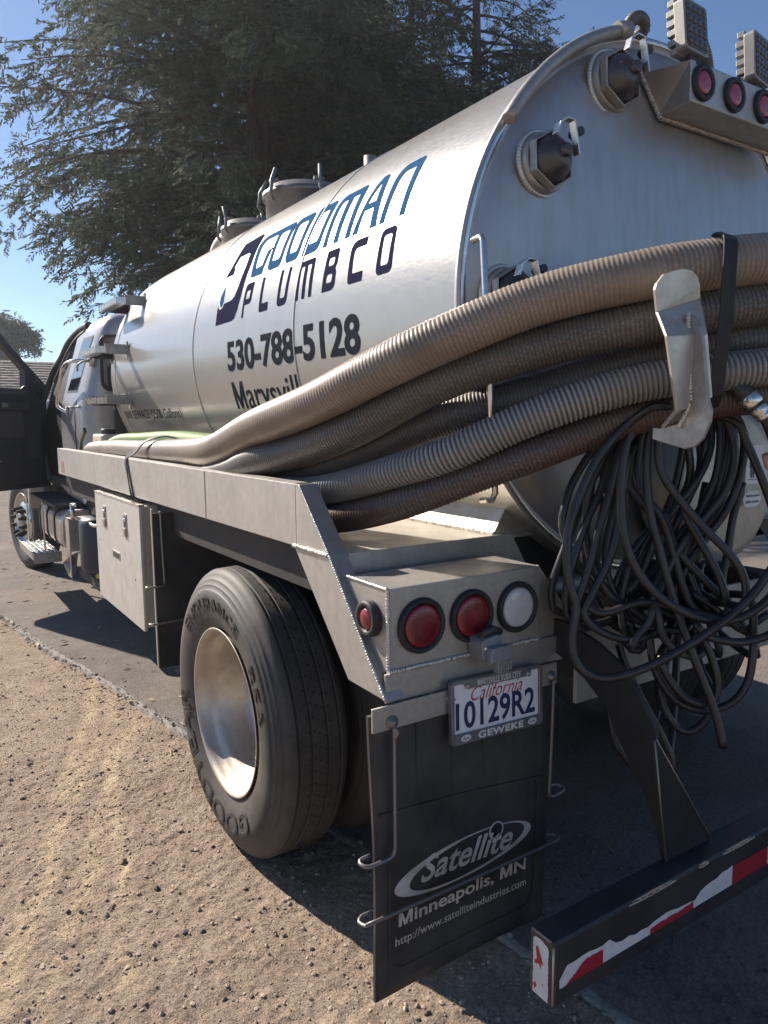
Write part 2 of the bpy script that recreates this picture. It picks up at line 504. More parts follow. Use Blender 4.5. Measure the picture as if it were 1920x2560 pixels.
M_DEFT = plain('blue_black_tank', (0.035, 0.040, 0.060), 0.45, 0.2, 0.15, 10, 0.05)
M_TAPEW = plain('reflective_tape_white', (0.62, 0.62, 0.63), 0.40, 0, 0.06, 60, 0.10, 0.5, (0.32, 0.29, 0.26), 0.4)
M_TAPER = plain('reflective_tape_red', (0.34, 0.012, 0.026), 0.36, 0, 0.10, 60, 0.10, 0.5, (0.20, 0.03, 0.03), 0.4)

M_CAPDK = metal('dark_cap_metal', (0.085, 0.083, 0.082), 0.28, 0.42, 0.6, (0.10, 0.09, 0.08), 0.4, 12)
M_STRUT = plain('strut_black_paint', (0.014, 0.015, 0.018), 0.5, 0, 0.3, 16, 0.12, 0.4, (0.05, 0.045, 0.04), 0.3)
def glass_mat():
    t = NT('tinted_window_glass')
    t.set(color=(0.010, 0.014, 0.018), rough=0.04, spec=0.9)
    return t.m
M_GLASS = glass_mat()

def lens_mat(name, col, dot=0.0, sc=170.0, rough=0.22):
    t = NT(name)
    v = t.coord()
    vo = t.n('ShaderNodeTexVoronoi', feature='F1'); vo.inputs['Scale'].default_value = sc; vo.inputs['Randomness'].default_value = 0.0
    t.l(v, vo.inputs['Vector'])
    n1 = t.noise(22, 5, 0.6, v)
    c = t.ramp(vo.outputs['Distance'], [(0.15, tuple(min(1, q * (1 + dot)) for q in col)), (0.55, tuple(q * (1 - dot) for q in col))])
    c = t.mix(t.ramp(n1, [(0.45, (0, 0, 0)), (0.75, (0.25,) * 3)]), c, (0.20, 0.10, 0.09))
    t.set(color=c, rough=rough, normal=t.bump(vo.outputs['Distance'], 0.25, 0.002), coat=0.3)
    return t.m
M_RED = lens_mat('red_lens', (0.27, 0.008, 0.020), 0.6)
M_RED2 = lens_mat('pale_red_lens', (0.36, 0.035, 0.065), 0.25)
M_CLEAR = lens_mat('clear_lens', (0.60, 0.58, 0.57), 0.06, 120, 0.15)
M_LEDF = lens_mat('work_lamp_lens', (0.085, 0.080, 0.075), 0.3, 300, 0.25)

def tyre_mat():
    t = NT('tyre_rubber')
    v = t.coord()
    n1 = t.noise(5, 7, 0.7, v); n2 = t.noise(60, 4, 0.6, v)
    c0 = t.ramp(n2, [(0.3, (0.020, 0.020, 0.021)), (0.7, (0.040, 0.038, 0.037))])
    f = t.ramp(n1, [(0.35, (0.2,) * 3), (0.72, (0.75,) * 3)])
    c = t.mix(f, c0, (0.125, 0.112, 0.098))
    t.set(color=c, rough=0.62, normal=t.bump(n2, 0.25, 0.002), spec=0.35)
    return t.m
M_TYRE = tyre_mat()

def hose_mat(name, rib, gap, dirt, rough=0.42, pitch=0.011, dash=0.5, damt=0.6, patch=None):
    """u runs round the hose, v along it in metres"""
    t = NT(name)
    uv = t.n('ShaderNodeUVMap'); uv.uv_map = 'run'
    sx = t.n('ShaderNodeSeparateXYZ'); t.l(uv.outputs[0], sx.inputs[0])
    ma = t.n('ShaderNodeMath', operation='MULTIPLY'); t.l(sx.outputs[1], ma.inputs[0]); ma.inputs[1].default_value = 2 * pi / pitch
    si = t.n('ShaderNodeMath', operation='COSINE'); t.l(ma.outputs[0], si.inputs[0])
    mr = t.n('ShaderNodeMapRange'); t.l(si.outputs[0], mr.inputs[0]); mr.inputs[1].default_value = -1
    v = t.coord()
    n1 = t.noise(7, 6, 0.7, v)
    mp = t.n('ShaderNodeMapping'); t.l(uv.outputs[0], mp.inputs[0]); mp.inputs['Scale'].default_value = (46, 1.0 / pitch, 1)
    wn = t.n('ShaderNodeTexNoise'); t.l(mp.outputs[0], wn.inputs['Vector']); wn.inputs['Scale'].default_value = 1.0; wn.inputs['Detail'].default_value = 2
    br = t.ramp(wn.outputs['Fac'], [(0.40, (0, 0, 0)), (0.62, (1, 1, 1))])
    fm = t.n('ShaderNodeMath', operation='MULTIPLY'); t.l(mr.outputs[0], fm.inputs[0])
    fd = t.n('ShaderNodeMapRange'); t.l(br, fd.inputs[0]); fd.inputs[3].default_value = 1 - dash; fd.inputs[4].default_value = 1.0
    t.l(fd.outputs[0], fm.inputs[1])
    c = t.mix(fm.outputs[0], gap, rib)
    if patch:
        n3 = t.noise(2.2, 4, 0.6, v)
        c = t.mix(t.ramp(n3, [(0.45, (0, 0, 0)), (0.62, (0.8,) * 3)]), c, patch)
    f = t.ramp(n1, [(0.38, (0, 0, 0)), (0.72, (damt,) * 3)])
    c = t.mix(f, c, dirt)
    n4 = t.noise(120, 3, 0.6, v)
    t.set(color=c, rough=rough, normal=t.bump(n4, 0.15, 0.002), spec=0.45)
    return t.m
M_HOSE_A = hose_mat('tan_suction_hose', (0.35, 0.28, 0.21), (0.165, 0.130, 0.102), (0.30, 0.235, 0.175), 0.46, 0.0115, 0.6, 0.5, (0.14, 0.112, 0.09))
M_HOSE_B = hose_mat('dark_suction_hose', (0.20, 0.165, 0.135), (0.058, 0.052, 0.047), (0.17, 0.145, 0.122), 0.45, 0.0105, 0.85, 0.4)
M_HOSE_C = hose_mat('grey_brown_suction_hose', (0.16, 0.135, 0.115), (0.052, 0.047, 0.044), (0.155, 0.135, 0.115), 0.48, 0.010, 0.85, 0.45)
M_HOSE_D = hose_mat('grey_ribbed_hose', (0.37, 0.355, 0.33), (0.06, 0.058, 0.055), (0.19, 0.17, 0.15), 0.40, 0.0125, 0.25, 0.45, (0.17, 0.15, 0.13))
M_HOSE_E = hose_mat('dark_red_brown_hose', (0.18, 0.125, 0.10), (0.050, 0.036, 0.031), (0.075, 0.060, 0.052), 0.42, 0.0105, 0.85, 0.4, (0.075, 0.032, 0.024))
M_HOSE_G = hose_mat('green_clear_hose', (0.15, 0.27, 0.055), (0.07, 0.15, 0.022), (0.16, 0.19, 0.07), 0.6, 0.0115, 0.2, 0.3)

RUTS = [(0.34, 2.34, 0.56, 2.92, 0.06), (0.20, 2.39, 0.33, 2.72, 0.055), (0.42, 1.98, 0.61, 2.88, 0.05), (0.13, 2.09, 0.21, 2.35, 0.06)]
def dirt_mat():
    t = NT('gravelly_dirt')
    v = t.coord()
    n0 = t.noise(0.9, 4, 0.6, v)
    n1 = t.noise(8, 8, 0.7, v)
    n2 = t.noise(70, 8, 0.8, v)
    n3 = t.noise(300, 4, 0.7, v)
    c = t.ramp(n1, [(0.28, (0.345, 0.268, 0.208)), (0.5, (0.455, 0.360, 0.278)), (0.75, (0.565, 0.455, 0.350))])
    c = t.mix(t.ramp(n0, [(0.40, (0, 0, 0)), (0.66, (0.7,) * 3)]), c, (0.37, 0.285, 0.228))
    # pale sandy wheel ruts running out towards the lower left
    sx = t.n('ShaderNodeSeparateXYZ'); t.l(v, sx.inputs[0])
    brk = t.noise(3.5, 6, 0.7, v); wob = t.noise(1.1, 2, 0.5, v)
    mask = None
    for xa, ya, xb, yb, wd in RUTS:
        L = sqrt((xb - xa) ** 2 + (yb - ya) ** 2); ux, uy = (xb - xa) / L, (yb - ya) / L
        dt = t.n('ShaderNodeVectorMath', operation='DOT_PRODUCT'); t.l(v, dt.inputs[0]); dt.inputs[1].default_value = (-uy, ux, 0)
        a1 = t.n('ShaderNodeMath', operation='MULTIPLY_ADD'); t.l(wob, a1.inputs[0]); a1.inputs[1].default_value = 0.16
        a1.inputs[2].default_value = -(-uy * xa + ux * ya) - 0.08
        a2 = t.n('ShaderNodeMath', operation='ADD'); t.l(dt.outputs['Value'], a2.inputs[0]); t.l(a1.outputs[0], a2.inputs[1])
        ab = t.n('ShaderNodeMath', operation='ABSOLUTE'); t.l(a2.outputs[0], ab.inputs[0])
        mr = t.n('ShaderNodeMapRange'); t.l(ab.outputs[0], mr.inputs[0]); mr.inputs[1].default_value = wd; mr.inputs[2].default_value = 0.0
        mr.interpolation_type = 'SMOOTHSTEP'
        if mask is None: mask = mr.outputs[0]
        else:
            mx = t.n('ShaderNodeMath', operation='MAXIMUM'); t.l(mask, mx.inputs[0]); t.l(mr.outputs[0], mx.inputs[1]); mask = mx.outputs[0]
    bk = t.ramp(brk, [(0.36, (0, 0, 0)), (0.60, (0.8,) * 3)])
    mm = t.n('ShaderNodeMath', operation='MULTIPLY'); t.l(mask, mm.inputs[0]); t.l(bk, mm.inputs[1])
    c = t.mix(mm.outputs[0], c, (0.72, 0.58, 0.39))
    vo = t.n('ShaderNodeTexVoronoi', feature='F1'); vo.inputs['Scale'].default_value = 62; t.l(v, vo.inputs['Vector'])
    vo2 = t.n('ShaderNodeTexVoronoi', feature='F1'); vo2.inputs['Scale'].default_value = 150; t.l(v, vo2.inputs['Vector'])
    sp = t.ramp(n2, [(0.30, (0.45,) * 3), (0.46, (0.92,) * 3), (0.70, (1.2,) * 3)])
    c = t.mix(0.8, c, sp, 'MULTIPLY')
    gr = t.ramp(vo2.outputs['Color'], [(0.10, (0.62, 0.62, 0.64)), (0.35, (0.95,) * 3), (0.9, (1.22, 1.18, 1.12))])
    c = t.mix(0.75, c, gr, 'MULTIPLY')
    b = t.bump(n1, 0.5, 0.02); b = t.bump(vo.outputs['Distance'], 0.9, 0.014, b); b = t.bump(vo2.outputs['Distance'], 0.9, 0.007, b); b = t.bump(n2, 1.0, 0.012, b); b = t.bump(n3, 0.7, 0.004, b)
    t.set(color=c, rough=0.95, normal=b, spec=0.12)
    return t.m
M_DIRT = dirt_mat()

def asphalt_mat():
    t = NT('old_dusty_asphalt')
    v = t.coord()
    n0 = t.noise(0.8, 5, 0.6, v); n1 = t.noise(5, 7, 0.7, v); n2 = t.noise(190, 5, 0.75, v)
    c = t.ramp(n1, [(0.3, (0.120, 0.110, 0.100)), (0.7, (0.185, 0.168, 0.150))])
    c = t.mix(t.ramp(n0, [(0.42, (0, 0, 0)), (0.70, (0.55,) * 3)]), c, (0.27, 0.205, 0.165))
    vo = t.n('ShaderNodeTexVoronoi', feature='F1'); vo.inputs['Scale'].default_value = 130; t.l(v, vo.inputs['Vector'])
    sp = t.ramp(vo.outputs['Color'], [(0.2, (0.7,) * 3), (0.6, (1.0,) * 3), (0.9, (1.25,) * 3)])
    c = t.mix(0.8, c, sp, 'MULTIPLY')
    b = t.bump(n1, 0.35, 0.015); b = t.bump(vo.outputs['Distance'], 0.45, 0.005, b); b = t.bump(n2, 0.6, 0.004, b)
    t.set(color=c, rough=0.9, normal=b, spec=0.2)
    return t.m
M_ASPH = asphalt_mat()
M_ASPHEDGE = plain('broken_asphalt_edge', (0.27, 0.25, 0.225), 0.95, 0, 0.35, 60, 0.9, 0.2)

def stone_mat(name, a, b_):
    t = NT(name)
    v = t.coord()
    vo = t.n('ShaderNodeTexVoronoi', feature='F1'); vo.inputs['Scale'].default_value = 45; t.l(v, vo.inputs['Vector'])
    n2 = t.noise(160, 4, 0.6, v)
    c = t.ramp(vo.outputs['Color'], [(0.15, a), (0.85, b_)])
    t.set(color=c, rough=0.9, normal=t.bump(n2, 0.4, 0.002), spec=0.25)
    return t.m
M_STONE = stone_mat('pebbles', (0.22, 0.165, 0.13), (0.48, 0.38, 0.30))
M_STONED = stone_mat('dark_pebbles', (0.050, 0.045, 0.044), (0.16, 0.135, 0.12))
M_LEAFLIT = plain('dry_leaf', (0.42, 0.31, 0.17), 0.8, 0, 0.35, 15, 0.0)

def leaf_mat(name, a, b_, tr=0.35):
    t = NT(name)
    v = t.coord()
    n1 = t.noise(0.9, 4, 0.6, v); n2 = t.noise(14, 2, 0.5, v)
    c = t.mix(0.5, t.ramp(n1, [(0.35, a), (0.7, b_)]), t.ramp(n2, [(0.3, a), (0.75, b_)]))
    t.set(color=c, rough=0.7, spec=0.12)
    tl = t.n('ShaderNodeBsdfTranslucent'); t.l(c, tl.inputs['Color'])
    mx = t.n('ShaderNodeMixShader'); mx.inputs[0].default_value = tr
    out = t.t.nodes['Material Output']
    t.l(t.b.outputs[0], mx.inputs[1]); t.l(tl.outputs[0], mx.inputs[2]); t.l(mx.outputs[0], out.inputs['Surface'])
    return t.m
M_LEAF = leaf_mat('redwood_needles', (0.060, 0.075, 0.052), (0.115, 0.125, 0.085), 0.38)
M_LEAF2 = leaf_mat('far_leaves', (0.075, 0.090, 0.060), (0.12, 0.13, 0.085), 0.3)
def bark_mat():
    t = NT('redwood_bark')
    v = t.coord((7, 7, 0.5)); n1 = t.noise(2.0, 8, 0.7, v)
    c = t.ramp(n1, [(0.3, (0.06, 0.042, 0.034)), (0.7, (0.16, 0.115, 0.09))])
    t.set(color=c, rough=0.95, normal=t.bump(n1, 0.8, 0.06), spec=0.1)
    return t.m
M_BARK = bark_mat()
def roof_mat():
    t = NT('weathered_roof_shakes')
    v = t.coord()
    n1 = t.noise(2.2, 7, 0.7, v); n2 = t.noise(9, 4, 0.6, t.coord((6, 1, 1)))
    c = t.ramp(n1, [(0.3, (0.125, 0.10, 0.085)), (0.7, (0.26, 0.21, 0.175))])
    c = t.mix(t.ramp(n2, [(0.35, (0, 0, 0)), (0.7, (0.5,) * 3)]), c, (0.30, 0.26, 0.23))
    t.set(color=c, rough=0.9)
    return t.m
M_ROOF = roof_mat()
M_WALL = plain('house_wall', (0.36, 0.31, 0.26), 0.9, 0, 0.08, 4, 0.1)
# ------------------------------------------------------------------ ground
def vnoise(x, y_, wl, seed):
    r = np.random.default_rng(seed); T = r.random((256, 256))
    X = x / wl; Y = y_ / wl
    xi = np.floor(X).astype(int); yi = np.floor(Y).astype(int)
    fx = X - xi; fy = Y - yi; fx = fx * fx * (3 - 2 * fx); fy = fy * fy * (3 - 2 * fy)
    g = lambda a, b: T[a % 256, b % 256]
    return (g(xi, yi) * (1 - fx) + g(xi + 1, yi) * fx) * (1 - fy) + (g(xi, yi + 1) * (1 - fx) + g(xi + 1, yi + 1) * fx) * fy - 0.5

def axis(lo, hi, step, far, grow=1.18):
    a = list(np.arange(lo, hi, step)); s = step
    l = lo
    while l > -far: s = min(s * grow, 40); l -= s; a.insert(0, l)
    s = step; h = a[-1]
    while h < far: s = min(s * grow, 40); h += s; a.append(h)
    return np.array(a)

def edge_x(Y):
    return 0.555 + 0.1733 * (6.49 - Y)

def grid_mesh(name, X, Y, Z, mats):
    nx, ny = X.shape
    co = np.stack([X, Y, Z], -1).reshape(-1, 3)
    i = np.arange((nx - 1))[:, None] * ny + np.arange(ny - 1)[None, :]
    f = np.stack([i, i + ny, i + ny + 1, i + 1], -1).reshape(-1, 4)
    return big_mesh(name, co, f, mats)

def big_mesh(name, co, f, mats, smooth=True, mi=None):
    me = bpy.data.meshes.new(name)
    k = f.shape[1]
    me.vertices.add(len(co)); me.vertices.foreach_set('co', np.ascontiguousarray(co, dtype=np.float32).ravel())
    me.loops.add(f.size); me.loops.foreach_set('vertex_index', np.ascontiguousarray(f, dtype=np.int32).ravel())
    me.polygons.add(len(f)); me.polygons.foreach_set('loop_start', np.arange(0, f.size, k, dtype=np.int32))
    me.polygons.foreach_set('use_smooth', np.full(len(f), smooth))
    if mi is not None: me.polygons.foreach_set('material_index', mi.astype(np.int32))
    for m_ in mats: me.materials.append(m_)
    me.update(calc_edges=True); me.validate()
    return me

def ground_h(X, Y, sp):
    z = np.zeros_like(X)
    for wl, am, sd in ((1.3, 0.020, 1), (0.42, 0.014, 2), (0.16, 0.010, 3), (0.07, 0.0055, 4), (0.036, 0.0070, 5), (0.019, 0.0060, 6)):
        z += vnoise(X + 37.3, Y + 91.7, wl, sd) * am * np.clip(2.0 - sp / (wl * 0.45), 0, 1)
    return z

ax = axis(-1.20, 1.45, 0.0072, 140, 1.05); ay = axis(0.70, 3.4, 0.0085, 140, 1.035)
GX, GY = np.meshgrid(ax, ay, indexing='ij')
spx = np.gradient(ax)[:, None] * np.ones_like(GY); spy = np.gradient(ay)[None, :] * np.ones_like(GX)
sp = np.maximum(spx, spy)
GZ = ground_h(GX, GY, sp)
d_edge = GX - edge_x(GY)
GZ = GZ - 0.004 - 0.03 * np.clip(d_edge / 0.15, 0, 1)
put('ground', grid_mesh('ground', GX, GY, GZ, [M_DIRT]), kind='structure')

# asphalt pavement: its broken edge runs under the truck
ey = np.concatenate([np.arange(-25, -1, 0.8), np.arange(-1, 10, 0.018), 10 * 1.07 ** np.arange(0, 39)])
et = np.concatenate([[-0.030, -0.014, -0.004, 0.0, 0.008], 0.008 + np.cumsum(0.012 * 1.12 ** np.arange(1, 63))])
EY, ET = np.meshgrid(ey, et, indexing='ij')
jag = vnoise(EY, EY * 0 + 3.1, 0.9, 21) * 0.07 + vnoise(EY, EY * 0 + 3.1, 0.17, 22) * 0.022 + vnoise(EY, EY * 0, 0.05, 23) * 0.022
EX = edge_x(EY) + jag * np.clip(1 - ET / 1.2, 0, 1) + np.clip(ET, 0, None) - 0.02
EX = EX + np.where(ET < 0, ET * 0.9 + vnoise(EY, ET * 60, 0.03, 31) * 0.014, 0)
spn = np.maximum(np.gradient(ey)[:, None], np.gradient(et)[None, :])
EZ = 0.020 + ground_h(EX + 11, EY + 5, spn) * 0.42 - 0.010 * np.exp(-np.clip(ET, 0, None) / 0.10)
EZ = np.where(ET < 0, np.interp(ET, [-0.030, -0.014, -0.004, 0], [-0.035, -0.016, 0.002, 0.010]), EZ)
am = grid_mesh('asphalt_pavement', EX, EY, EZ, [M_ASPH, M_ASPHEDGE])
nfy = len(et) - 1
mi = np.zeros((len(ey) - 1, nfy), dtype=np.int32); mi[:, :5] = 1
am.polygons.foreach_set('material_index', mi.ravel())
put('asphalt_pavement', am, kind='structure')

# loose stones on the dirt
def ico():
    bm = bmesh.new(); bmesh.ops.create_icosphere(bm, subdivisions=1, radius=1)
    v = np.array([q.co[:] for q in bm.verts]); f = np.array([[q.index for q in g.verts] for g in bm.faces]); bm.free()
    return v, f
IV, IF = ico()
def stones(name, n, smin, smax, power, xr, yr, mat, sink=0.25, side=-1):
    x = rng.uniform(*xr, n * 3); yy = rng.uniform(*yr, n * 3)
    ok = (x - edge_x(yy)) * side > 0.01
    x = x[ok][:n]; yy = yy[ok][:n]; n = len(x)
    s = smin * (smax / smin) ** (rng.random(n) ** power)
    sc = s[:, None] * np.stack([rng.uniform(0.7, 1.4, n), rng.uniform(0.7, 1.4, n), rng.uniform(0.45, 0.9, n)], 1)
    jit = rng.uniform(0.72, 1.2, (n, len(IV), 1))
    P = IV[None] * jit * sc[:, None, :]
    a = rng.uniform(0, 2 * pi, n); ca, sa = np.cos(a)[:, None], np.sin(a)[:, None]
    px = P[..., 0] * ca - P[..., 1] * sa; py = P[..., 0] * sa + P[..., 1] * ca
    spz = np.full(n, 0.012)
    z = ground_h(x, yy, spz) - 0.004
    if side > 0: z = np.full(n, 0.018)
    co = np.stack([px + x[:, None], py + yy[:, None], P[..., 2] + (z + sc[:, 2] * (0.5 - sink))[:, None]], -1).reshape(-1, 3)
    f = (IF[None] + (np.arange(n) * len(IV))[:, None, None]).reshape(-1, 3)
    put(name, big_mesh(name, co, f, [mat], False), kind='stuff', label='loose pebbles scattered over the sunlit dirt beside the truck' if mat is M_STONE else None)
stones('gravel', 16000, 0.0022, 0.0085, 2.6, (-1.6, 1.7), (0.7, 5.0), M_STONE)
stones('dark_gravel', 700, 0.003, 0.0135, 3.2, (-1.6, 1.7), (0.7, 5.5), M_STONED)
stones('shoulder_gravel', 1400, 0.002, 0.008, 2.0, (1.1, 2.0), (0.7, 1.9), M_STONED, 0.25, 1)

def edge_crumbs(n):
    yy = rng.uniform(0.9, 9.0, n); x = edge_x(yy) - 0.02 + rng.normal(0, 0.018, n) + (vnoise(yy, yy * 0 + 3.1, 0.9, 21) * 0.07)
    s_ = 0.0025 * 4.5 ** (rng.random(n) ** 1.6)
    sc = s_[:, None] * np.stack([rng.uniform(0.7, 1.4, n), rng.uniform(0.7, 1.6, n), rng.uniform(0.5, 0.9, n)], 1)
    P = IV[None] * rng.uniform(0.7, 1.2, (n, len(IV), 1)) * sc[:, None, :]
    z = np.where(x > edge_x(yy) - 0.01, 0.016, 0.002)
    co = np.stack([P[..., 0] + x[:, None], P[..., 1] + yy[:, None], P[..., 2] + z[:, None]], -1).reshape(-1, 3)
    f = (IF[None] + (np.arange(n) * len(IV))[:, None, None]).reshape(-1, 3)
    put('asphalt_crumbs', big_mesh('asphalt_crumbs', co, f, [M_ASPHEDGE], False), kind='stuff')
edge_crumbs(700)

# dry leaves and husks blown onto the asphalt
def litter(n, xr, yr):
    mb = MB()
    for _ in range(n):
        yy = random.uniform(*yr); x = edge_x(yy) + random.uniform(*xr)
        z0 = 0.024 if x > edge_x(yy) else 0.008
        a = random.uniform(0, pi) if random.random() < .5 else random.uniform(-0.3, 0.3); l = random.uniform(0.012, 0.045); wd = l * random.uniform(0.15, 0.4)
        d = Vector((cos(a), sin(a), 0)); s = Vector((-sin(a), cos(a), 0)); c = Vector((x, yy, z0)); h = random.uniform(0.002, 0.008)
        mb.add([c - d * l, c - s * wd + Vector((0, 0, h)), c + d * l, c + s * wd + Vector((0, 0, h * .3))], [(0, 1, 2), (0, 2, 3)])
    mb.build('leaf_litter', M_LEAFLIT, kind='stuff')
litter(420, (-0.16, 1.4), (3.0, 16.0))

# ------------------------------------------------------------------ trees
def leaf_cloud(centres, dirs, length, nl, wid, spread, droop, seed, lf=1.0):
    """sprays of thin leaflets: arrays of triangles"""
    r = np.random.default_rng(seed)
    n = len(centres); d = dirs / np.linalg.norm(dirs, axis=1, keepdims=True)
    up = np.tile([0, 0, 1.0], (n, 1)) + r.normal(0, 0.45, (n, 3))
    sd = np.cross(d, up); sd /= np.linalg.norm(sd, axis=1, keepdims=True) + 1e-9
    tri = []
    for k in range(nl):
        t = (k + 0.5) / nl
        sg = 1 if k % 2 else -1
        L = length * lf * (1.0 - 0.45 * t) * r.uniform(0.6, 1.25, n)
        base = centres + d * (t * length * 1.4)[:, None] if hasattr(length, '__len__') else centres + d * (t * length * 1.4)
        dirl = d * r.uniform(0.45, 0.95, n)[:, None] + sd * (sg * spread * r.uniform(0.5, 1.2, n))[:, None] + r.normal(0, 0.22, (n, 3))
        dirl[:, 2] -= droop * r.uniform(0.3, 1.0, n)
        dirl /= np.linalg.norm(dirl, axis=1, keepdims=True)
        wv = np.cross(dirl, r.normal(0, 1, (n, 3))); wv /= np.linalg.norm(wv, axis=1, keepdims=True) + 1e-9
        ww = wid * r.uniform(0.7, 1.3, n)[:, None]
        tip = base + dirl * L[:, None]
        m_ = base + dirl * (L * 0.45)[:, None]
        tri.append(np.stack([base, m_ + wv * ww, tip, m_ - wv * ww], 1))
    q = np.concatenate(tri, 0)
    co = q.reshape(-1, 3); f = np.arange(len(co)).reshape(-1, 4)
    return co, f

def redwood(base, H, Rr, zlow, n_br, Lmax, seed, label, zdense=13.0, spray=0.38, az_bias=None, stub=0):
    r = np.random.default_rng(seed)
    root = empty('redwood_tree', base, label, 'tree', 'redwoods standing behind the truck')
    bx, by, bz = base
    tp = []; rr = []
    for k in range(26):
        t = k / 25
        tp.append((bx + 0.12 * sin(3 * t + seed), by + 0.1 * cos(2 * t + seed), H * t)); rr.append(Rr * (1 - 0.92 * t) * (1 + 0.25 * math.exp(-t * 30)))
    MB().tube(tp, rr, 14).build('trunk', M_BARK, root)
    bm_ = MB(); C_ = []; D_ = []
    for i in range(n_br):
        if r.random() < 0.86: z = zlow + (zdense - zlow) * r.random()
        else: z = zdense + (H * 0.97 - zdense) * r.random() ** 1.3
        az = r.uniform(0, 2 * pi)
        L = Lmax * min(1.0, (1 - max(0, z - zlow) / (H * 1.12 - zlow)) ** 0.6 * 1.1) * (1 - 0.55 * r.random() ** 2.2) * (1.17 if z > 7.6 else 1.0)
        rise = r.uniform(-0.02, 0.26); sag = r.uniform(0.10, 0.36)
        pts = []
        for s in range(9):
            t = s / 8
            h = z + L * (rise * t - sag * t * t) + 0.10 * sin(5 * t + i)
            a2 = az + 0.12 * sin(3 * t + i)
            pts.append(np.array([bx + cos(a2) * L * t, by + sin(a2) * L * t, h]))
        r0 = 0.012 + 0.011 * L
        bm_.tube([Vector(q) for q in pts], [r0 * (1 - 0.9 * k / 8) for k in range(9)], 5)
        ns = int(10 + L * 12.5)
        for s in range(ns):
            t = 0.24 + 0.76 * r.random() ** 0.9
            k = min(7, int(t * 8)); fr = t * 8 - k
            p0 = pts[k] * (1 - fr) + pts[k + 1] * fr
            dr = pts[k + 1] - pts[k]; dr = dr / np.linalg.norm(dr)
            sd = np.array([-dr[1], dr[0], 0.0]) * r.choice([-1, 1])
            d = dr * r.uniform(0.2, 1.0) + sd * r.uniform(0.2, 1.1) + np.array([0, 0, r.uniform(-0.75, 0.2)])
            off = sd * r.uniform(0, 0.42) * (0.4 + 0.2 * L) * (1 - 0.4 * t) + np.array([0, 0, r.uniform(-0.50, 0.16)])
            C_.append(p0 + off); D_.append(d)
    bm_.build('branches', M_BARK, root)
    C_ = np.array(C_); D_ = np.array(D_)
    co, f = leaf_cloud(C_, D_, spray * r.uniform(0.6, 1.25, len(C_)), 22, 0.0195, 0.85, 0.25, seed + 5, 0.46)
    put('crown', big_mesh('redwood_crown', co, f, [M_LEAF], False), root)
    return root

redwood((7.9, 17.4, 0), 20, 0.50, 4.9, 300, 5.4, 41, 'nearest redwood with the thick trunk, above the tank lid')
redwood((17.6, 21.0, 0), 20, 0.46, 6.4, 230, 4.9, 52, 'redwood with a bare trunk showing just left of the tank top')
redwood((15.2, 26.0, 0), 20, 0.42, 5.6, 230, 5.6, 63, 'further redwood filling the gap between the two trunks')

redwood((15.7, 22.2, 0), 20, 0.36, 6.2, 210, 4.6, 74, 'slender redwood between the nearest one and the bare trunk')

def round_tree(base, H, R, seed, label, n=2600, group=None):
    r = np.random.default_rng(seed)
    root = empty('broadleaf_tree', base, label, 'tree', group)
    bx, by, bz = base
    MB().tube([(bx, by, 0), (bx + .1, by, H * .3), (bx, by + .1, H * .75)], [0.22, 0.16, 0.05], 8).build('trunk', M_BARK, root)
    bm_ = MB(); cl = []
    for i in range(16):
        a = r.uniform(0, 2 * pi); e = r.uniform(0.1, 1.2); L = R * r.uniform(0.5, 0.95)
        c = np.array([bx + cos(a) * cos(e) * L, by + sin(a) * cos(e) * L, H * 0.55 + sin(e) * L * 0.95])
        bm_.tube([(bx, by, H * r.uniform(.25, .5)), tuple((c + np.array([bx, by, H * .45])) / 2 + np.array([0, 0, .2])), tuple(c)], [0.07, 0.045, 0.015], 5)
        cl.append(c)
    bm_.build('branches', M_BARK, root)
    idx = r.integers(0, len(cl), n)
    P = np.array(cl)[idx] + r.normal(0, R * 0.17, (n, 3))
    co, f = leaf_cloud(P, r.normal(0, 1, (n, 3)), np.full(n, 0.30) * r.uniform(0.6, 1.3, n), 8, 0.045, 0.8, 0.15, seed + 1)
    put('crown', big_mesh('crown', co, f, [M_LEAF2], False), root)
round_tree((5.9, 52.0, 0), 11.2, 1.9, 71, 'small broadleaf tree behind the house roof at the left edge', 2600)
round_tree((3.6, 60, 0), 6.6, 2.4, 72, 'low dark tree behind the roof, seen through the open door', 2200)

# bare twiggy shrub over the roof ridge
root = empty('twiggy_shrub', (3.1, 47.5, 0), 'bare twiggy shrub poking up behind the house roof ridge', 'shrub')
mb = MB()
for i in range(26):
    x = 2.0 + random.uniform(-2.4, 2.8); h = random.uniform(5.0, 5.6) + (1.0 if random.random() < .2 else 0)
    mb.tube([(3.1 + (x - 3.1) * .3, 47.5, 0), (x, 47.5, h * .6), (x + random.uniform(-.4, .4), 47.5 + random.uniform(-.3, .3), h)], [0.04, 0.03, 0.012], 4)
mb.build('twigs', M_BARK, root)

